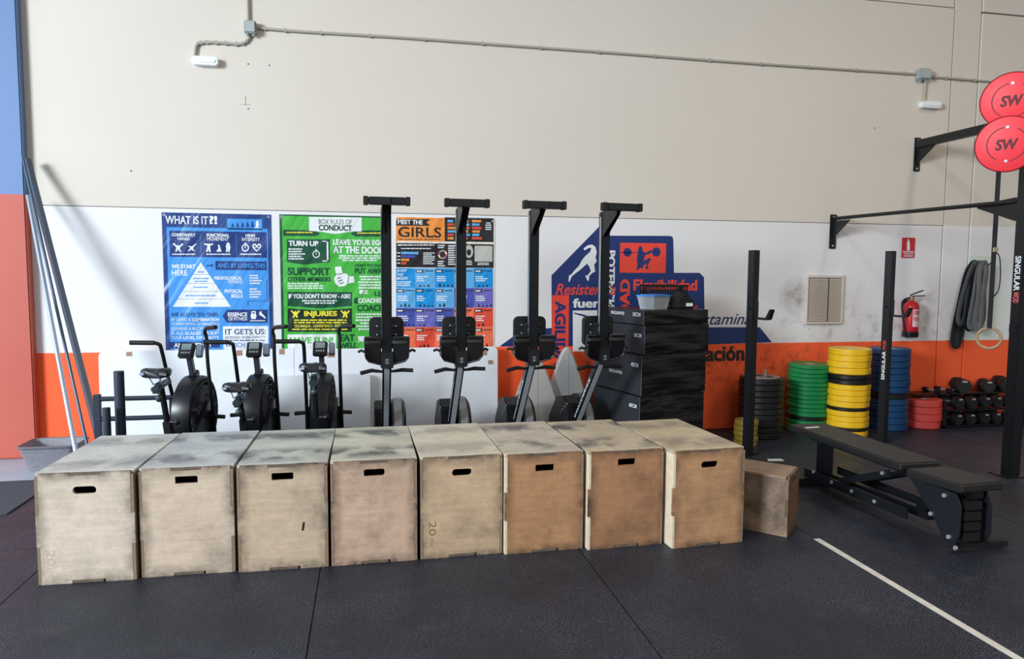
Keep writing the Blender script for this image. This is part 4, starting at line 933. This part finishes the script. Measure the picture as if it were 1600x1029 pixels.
tag(MB().lathe([(.12, 0), (.19, 0), (.19, .006), (.12, .006)], None, 32).cyl((.03, -.02, .004), (.03, -.02, .075), .014, 10).box(-.19, .19, -.012, .012, 0, .005).build('pin_ring', mat('worn_steel', (160, 156, 150), .4, .6), loc=None), 'worn steel ring with a pin lying on the black plate stack', 'ring')
bpy.data.objects['pin_ring'].location = (g8.x, 6.78, .6248)
g8 = on_y(1165, 660, 6.40)
stack((g8.x, 6.40), .115, [('dull yellow', .052)]*5, None, 'small plates in the dull yellow stack', '{c} small plate, {o} of the short stack by the soft boxes', PC, .014)
# two red plates up on the rig, facing the camera
def redplate(c, label):
    n = Vector((-.72, -.66, -.12)).normalized(); zax = n; xax = Vector((0, 0, 1)).cross(zax).normalized(); yax = zax.cross(xax)
    Mx = Matrix((xax, yax, zax)).transposed().to_4x4(); Mx.translation = c
    t = thing('red_bumper_plate', label, 'weight plate', c, 0, 'red plates fixed to the rig')
    RD = mat('plate_bright_red', (252, 56, 68), .5); rr = .216
    MB().lathe([(.0, .0), (rr-.012, .0), (rr-.008, -.002), (rr, -.01), (rr, -.055), (rr-.01, -.06), (0, -.06)], Mx, 56, False).build('plate_disc', RD, t)
    DK = mat('plate_dark_line', (96, 30, 38), .6)
    MB().lathe([(rr-.004, -.0005), (rr+.001, -.008), (rr+.0015, -.012), (rr-.001, -.006)], Mx, 56).build('rim_line', DK, t)
    for s0 in (100, 280):
        a_ = MB()
        pr = [R(s0+k*5.6) for k in range(26)]
        for k in range(25):
            q4 = [(.135*math.cos(pr[k]), .135*math.sin(pr[k])), (.135*math.cos(pr[k+1]), .135*math.sin(pr[k+1])), (.128*math.cos(pr[k+1]), .128*math.sin(pr[k+1])), (.128*math.cos(pr[k]), .128*math.sin(pr[k]))]
            a_.quad([Mx @ Vector((p[0], p[1], .0012)) for p in q4])
        a_.build('dark_arc', DK, t, recalc=False)
    a_ = MB()
    flat_text(a_, 'SW', Mx @ Vector((-.075, -.045, .0012)), xax*.15, yax*.085, .045, .15)
    a_.build('lettering', DK, t, recalc=False)
    for s_ in (1, -1):
        MB().tube([Mx @ Vector((0, s_*.130, -.002)), Mx @ Vector((0, s_*.130, .006))], .011, 10).build('chrome_dot', BOLT, t)
    MB().tube([Mx @ Vector((0, 0, -.058)), Mx @ Vector((0, 0, -.225))], .03, 12).build('mounting_stub', STEEL, t)
redplate(on_y(1581, 156.5, 4.88), 'upper red plate marked SW at the top right corner')
redplate(on_y(1573, 225, 4.84), 'lower red plate marked SW, tucked under the upper one')

# ================================================================== gymnastic ring on strap
rx, ry = 6.10, None
d = ray(1545, 528); tt = 6.10/d.x; rc = Vector((0, 0, CAMH))+d*tt
t = thing('gymnastic_ring', 'wooden gymnastic ring hanging on a black strap', 'gymnastic ring', (rc.x, rc.y, rc.z))
vd = Vector((rc.x, rc.y, 0)).normalized(); sx = Vector((vd.y, -vd.x, 0))
MB().tube([rc+sx*(.102*math.cos(R(a)))+Vector((0, 0, .102*math.sin(R(a)))) for a in range(0, 360, 10)], .0145, 12, True).build('wooden_ring', mat('birch_ring', (176, 142, 110), .5, 0, .12, 20), t)
STRAP = mat('black_webbing', (24, 24, 30), .8)
q_ = MB(); top = 3.13
for o_ in (-.017, .017): q_.bar(rc+Vector((0, 0, .10))+vd*o_, Vector((rc.x, rc.y, top))+vd*o_, .042, .003, vd)
q_.build('strap', STRAP, t)
lp = [rc+Vector((0, 0, .85))-vd*.02+sx*.02, rc+Vector((0, 0, .80))-vd*.03+sx*.05, rc+Vector((0, 0, .62))-vd*.03+sx*.065, rc+Vector((0, 0, .48))-vd*.03+sx*.055, rc+Vector((0, 0, .42))-vd*.02+sx*.02]
MB().tube(bez([tuple(p) for p in lp], 4), .02, 6, flat=tuple(sx)).build('strap_tail', STRAP, t)
MB().cbox(rc+Vector((0, 0, .88))-vd*.025+sx*.012, (.05, .02, .045)).build('cam_buckle', mat('brass_buckle', (196, 184, 150), .35, .6), t, bevel=.003)
MB().box(rc.x-.04, rc.x+.04, rc.y-.025, rc.y+.025, 3.105, 3.121).build('strap_top_loop', STRAP, t)

# ================================================================== resistance bands on a hook
hk = on_y(1523, 414, D)
tag(MB().tube([(hk.x-.03, D-.009, hk.z), (hk.x-.02, D-.10, hk.z-.005), (hk.x-.0, D-.19, hk.z+.0), (hk.x+.02, D-.21, hk.z+.03)], .008, 8).cyl((hk.x-.03, D-.012, hk.z), (hk.x-.03, D-.008, hk.z), .025, 12).build('wall_hook', STEEL, loc=(hk.x, D-.01, hk.z)), 'small steel hook holding the grey resistance bands on the wall', 'hook')
BG = mat('grey_latex', (96, 97, 100), .6, 0, .15, 6); BD = mat('dark_latex', (22, 23, 28), .6)
BM = mat('mid_grey_latex', (78, 80, 84), .6, 0, .15, 6)
specb = [(-.15, .95, .07, BD, 'long dark resistance band hanging lowest at the left', .040), (.05, .70, .13, BD, 'dark resistance band at the back of the bundle, right side', .034), (-.12, .69, .07, BM, 'grey resistance band at the left edge of the bundle', .034),
         (.105, .69, .07, BG, 'light grey resistance band fanning out nearest the ring', .03), (-.05, .75, .10, BD, 'dark resistance band showing between the grey ones', .03), (.055, .74, .06, BM, 'mid grey resistance band right of the middle', .03),
         (-.075, .73, .05, BG, 'light grey resistance band left of the middle', .032), (.0, .745, .055, BG, 'light grey resistance band hanging in front of the others', .034)]
for k, (dx, ln, sp, m_, lab, wd) in enumerate(specb):
    y0 = D-.036-.0215*k; tx, tz = hk.x-.045-.008*(k % 3), hk.z+.014
    cx_ = tx-.045+dx; L_, Rr = cx_-sp/2, cx_+sp/2
    pl = [(tx-.02, tz), (tx-.055+dx*.25, tz-.12), (L_+(tx-L_)*.25, tz-ln*.5), (L_, tz-ln*.90), (cx_, tz-ln), (Rr+.015, tz-ln*.92), (Rr+(tx-Rr)*.2+.02, tz-ln*.5), (tx+.03+dx*.2, tz-.12), (tx+.02, tz)]
    cr = bez(pl+[pl[0]], 5)[:-1]
    pts = [(a, y0+.003*math.sin(i*.5+k), b) for i, (a, b) in enumerate(cr)]
    o = MB().tube(pts, wd, 8, True, flat=(0, 1, .1)).build('resistance_band', m_, loc=(tx, y0, tz))
    tag(o, lab, 'resistance band', 'resistance bands on the wall hook')

# ================================================================== dumbbells and low rack
DB = mat('dumbbell_rubber', (17, 17, 19), .5); GLINT = mat('dumbbell_glint', (176, 168, 152), .45, .3)
def hexhead(mb, y0, y1, rr, zc, rot=0):
    o = [(rr*math.cos(R(60*k+rot)), zc+rr*math.sin(R(60*k+rot))) for k in range(6)]
    return mb.prism(o, XZ(min(y0, y1)), abs(y1-y0))
def dumbbell(x, y, z, rr, label, L_=.20, tilt=0):
    t = thing('hex_dumbbell', label, 'dumbbell', (x, y, z), tilt, None)
    zc = rr*.866
    for s_ in (-1, 1):
        hd = hexhead(MB(), s_*(L_/2-.045), s_*(L_/2+.045), rr, zc, 0).build('hex_head', DB, t, world=False, bevel=.012)
        if s_ < 0: MB().prism([(rr*.5*a, zc+rr*b) for a, b in ((-.55, .52), (.75, .52), (.55, .74), (-.4, .74))], XZ(-(L_/2+.0475)), .003).build('facet_glint', GLINT, hd, world=False)  # tan highlight of the top facet, added as a thin plate
    MB().cyl((0, -L_/2, zc), (0, L_/2, zc), .016, 12).build('handle', ALU, t, world=False)
bx = [on_y(px, 660, 6.78).x for px in (1493, 1513, 1535, 1553, 1571)]
words = ['leftmost', 'second from the left', 'middle', 'second from the right', 'rightmost']
t = thing('dumbbell_rack', 'low black rack under the dumbbells by the orange wall', 'rack', (6.75, 6.9, 0))
q_ = MB()
for zz in (.028, .205): q_.box(6.25, 7.6, 6.72, 6.75, zz-.012, zz).box(6.25, 7.6, 7.0, 7.03, zz-.012, zz)
q_.build('rail', BLK, t)
for xx in (6.25, 7.57): MB().box(xx, xx+.03, 6.72, 7.06, 0, .30).build('rack_side', BLK, t)
for xx in (6.25, 6.65, 7.08, 7.575): MB().box(xx, xx+.025, 6.72, 7.03, 0.003, .014).build('crosspiece', BLK, t)
for j, (zz, rr, nm) in enumerate(((.0285, .072, 'lower row'), (.2055, .076, 'middle row'))):
    for i, x in enumerate(bx): dumbbell(x, 6.875, zz, rr, '%s black hex dumbbell in the %s of the low rack' % (words[i], nm), .21)
MB().box(5.98, 7.6, 6.86, 7.08, .352, .366).build('top_shelf', BLK, t)
MB().bar((6.265, 6.9, .29), (6.265, 6.9, .353), .03, .03, (0, 1, 0)).build('shelf_support', BLK, t); MB().bar((7.585, 6.9, .29), (7.585, 6.9, .353), .03, .03, (0, 1, 0)).build('shelf_support', BLK, t)
for px, rr, tl, lab in ((1456, .030, 8, 'small black dumbbell on the top shelf directly above the red plates'), (1475, .032, 5, 'small black dumbbell on the top shelf, second from the red plates'),
                        (1500, .088, -24, 'big black dumbbell turned askew on the top shelf, nearest the red plates'), (1540, .076, -28, 'big black dumbbell turned askew in the middle of the top shelf'), (1566, .092, -22, 'biggest black dumbbell askew on the top shelf beside the rig post')):
    dumbbell(on_y(px, 612, 6.96).x, 6.965, .3665, rr, lab, .16, R(tl))
# ================================================================== weight bench
t = thing('weight_bench', 'black adjustable weight bench at the right of the boxes', 'bench', (3.62, 4.5, 0))
B = lambda mb, n, m_, **k: mb.build(n, m_, t, **k)
PAD = mat('bench_vinyl', (31, 30, 30), .5, 0, .12, 4)
def pad(p0, p1, w_, th):
    return MB().bar(p0, p1, w_, th)
bp = B(pad((3.60, 5.32, .42), (3.62, 4.06, .42), .33, .055), 'back_pad', PAD, bevel=.012, seg=3)
B(pad((3.62, 4.02, .40), (3.645, 3.59, .415), .33, .055), 'seat_pad', PAD, bevel=.012, seg=3)
B(MB().bar((3.60, 5.2, .368), (3.62, 4.05, .368), .09, .045).bar((3.62, 4.0, .35), (3.64, 3.62, .36), .09, .05).bar((3.60, 5.1, .09), (3.62, 3.95, .12), .06, .06).bar((3.62, 4.05, .14), (3.635, 3.72, .33), .06, .05), 'frame', BLK, bevel=.004)
B(MB().bar((3.60, 5.05, .06), (3.60, 5.05, .36), .10, .08, (0, 1, 0)).bar((3.36, 5.08, .03), (3.84, 5.08, .03), .06, .06), 'rear_leg', BLK, bevel=.004)
B(MB().bar((3.50, 4.75, .12), (3.50, 4.20, .34), .012, .05).bar((3.70, 4.75, .12), (3.70, 4.20, .34), .012, .05).bar((3.46, 5.1, .10), (3.46, 3.98, .13), .012, .07).bar((3.76, 5.1, .10), (3.76, 3.98, .13), .012, .07), 'adjustment_ladder', STEEL)
fl = MB()
for xx in (3.50, 3.72): fl.prism([(4.02, .36), (3.95, .37), (3.64, .37), (3.60, .30), (3.60, .12), (3.64, .03), (3.72, .05), (3.80, .16)], YZ(xx), .012)
B(fl, 'front_leg', mat('leg_steel', (34, 36, 42), .42, .2), bevel=.003)
B(MB().bar((3.52, 3.675, .035), (3.90, 3.66, .03), .05, .035), 'front_foot', RUB, bevel=.004)
q_ = MB()
for zz in (.30, .235, .17, .105): q_.box(3.54, 3.66, 3.60, 3.68, zz-.028, zz+.028)
B(q_, 'adjuster_block', RUB, bevel=.006)
for yy, zz, xx in ((4.98, .135, 3.455), (4.75, .12, 3.455), (4.52, .12, 3.455), (4.28, .12, 3.455), (4.26, .325, 3.49), (3.72, .335, 3.495), (3.82, .185, 3.495), (3.67, .09, 3.495), (3.63, .035, 3.51)):
    B(MB().cyl((xx-.008, yy, zz), (xx+.004, yy, zz), .0135, 10), 'bolt', BOLT)
B(MB().cbox((3.56, 5.17, .4482), (.13, .03, .001), (0, 0, R(6))), 'white_tag', WHINK)

# ================================================================== left corner: sled, poles, basket, paper
t = thing('push_sled', 'dark steel push sled with two upright posts left of the air bikes', 'sled', (-1.85, 5.9, 0))
B = lambda mb, n, m_, **k: mb.build(n, m_, t, **k)
SL = mat('sled_steel', (48, 56, 70), .45, .3)
B(MB().bar((-2.06, 6.0, 0.02), (-2.06, 6.0, .735), .05, .04, (0, 1, 0)).bar((-2.03, 6.0, .32), (-1.92, 5.85, .06), .03, .03), 'side_upright', SL, bevel=.004)
for zz in (.697, .54): B(MB().cyl((-2.06, 6.0, zz), (-1.52, 6.03, zz-.006), .019, 14), 'cross_tube', SL)
B(MB().cyl((-1.805, 5.70, .05), (-1.805, 5.70, .952), .036, 20), 'tall_post', SL, bevel=.003)
B(MB().cyl((-1.865, 5.60, .05), (-1.865, 5.60, .70), .027, 18), 'short_post', SL, bevel=.003)
B(MB().box(-2.09, -2.03, 5.35, 6.12, 0, .045).box(-1.60, -1.54, 5.35, 6.12, 0, .045).box(-2.03, -1.60, 5.56, 5.74, .012, .06), 'skid', SL, bevel=.004)
B(MB().bar((-1.53, 6.03, .02), (-1.53, 6.03, .70), .035, .03, (0, 1, 0)), 'side_upright', SL)
def pole(p0, p1, r_, m_, label, box=False):
    mb = MB().bar(p0, p1, r_*2, r_*2.6) if box else MB().cyl(p0, p1, r_, 14)
    tag(mb.build('leaning_pole', m_, loc=p0), label, 'pole', 'metal poles leaning in the left corner')
GAL = mat('galvanised_tube', (186, 200, 220), .3, .7)
pole((-2.125, 5.84, .004), (-2.875, 6.965, 2.33), .0175, GAL, 'thin shiny metal pole leaning in front of the basket')
pole((-1.985, 6.0, .004), (-2.895, 7.035, 2.65), .019, mat('grey_rail', (104, 116, 132), .35, .6), 'thick grey metal rail leaning against the left corner', True)
pole((-2.13, 6.10, .01), (-2.905, 6.975, 2.66), .012, mat('dark_tube', (84, 96, 112), .4, .5), 'thin dark metal tube beside the thick leaning rail')
# woven basket
M, g = newmat('woven_plastic', .6)
tc = g.N.new('ShaderNodeTexCoord').outputs['Object']
br = g.N.new('ShaderNodeTexBrick'); br.inputs['Scale'].default_value = 26; br.inputs['Mortar Size'].default_value = .03
br.inputs['Color1'].default_value = lin((158, 154, 160)); br.inputs['Color2'].default_value = lin((138, 134, 142)); br.inputs['Mortar'].default_value = lin((84, 84, 92))
g.L.new(g.map(tc, (0, 0, 0), (1, 1, 1)), br.inputs['Vector']); 
sw = g.N.new('ShaderNodeCombineXYZ'); sp_ = g.sep(tc); g.L.new(g.math('ADD', sp_[0], sp_[1]), sw.inputs[0]); g.L.new(sp_[2], sw.inputs[1]); g.L.new(sw.outputs[0], br.inputs['Vector'])
g.L.new(br.outputs[0], g.N['Principled BSDF'].inputs['Base Color']); g.bump(br.outputs[1], -.5, .006)
t = thing('basket', 'grey woven plastic basket on the floor in the left corner', 'basket', (-2.66, 6.72, -.0035))
q_ = MB(); loops = []
for (hx, hy, z) in ((.175, .13, 0), (.215, .17, .20), (.222, .177, .215), (.212, .167, .215), (.205, .16, .20), (.165, .12, .012)):
    loops.append(q_._v([(a, b, z) for a, b in rrect(-hx, -hy, hx, hy, .05, 5)]))
for A_, B_ in zip(loops, loops[1:]):
    n = len(A_)
    for i in range(n): q_.bm.faces.new((A_[i], A_[(i+1) % n], B_[(i+1) % n], B_[i]))
q_.bm.faces.new(loops[0][::-1]); q_.bm.faces.new(loops[-1])
q_.build('basket_body', M, t, world=False)
MB().tube([(a, b, .212) for a, b in rrect(-.222, -.177, .222, .177, .055, 5)], .011, 8, True).build('basket_rim', mat('basket_rim_grey', (104, 102, 108), .55), t, world=False)
o = tag(MB().prism([(0, 0), (.15, -.02), (.16, .05), (.03, .07)], Matrix.Translation((3.56, 5.80, .001)), .002).build('paper_sheet', WHT, loc=(3.6, 5.82, .001)), 'white scrap of paper on the floor under the bench', 'paper')
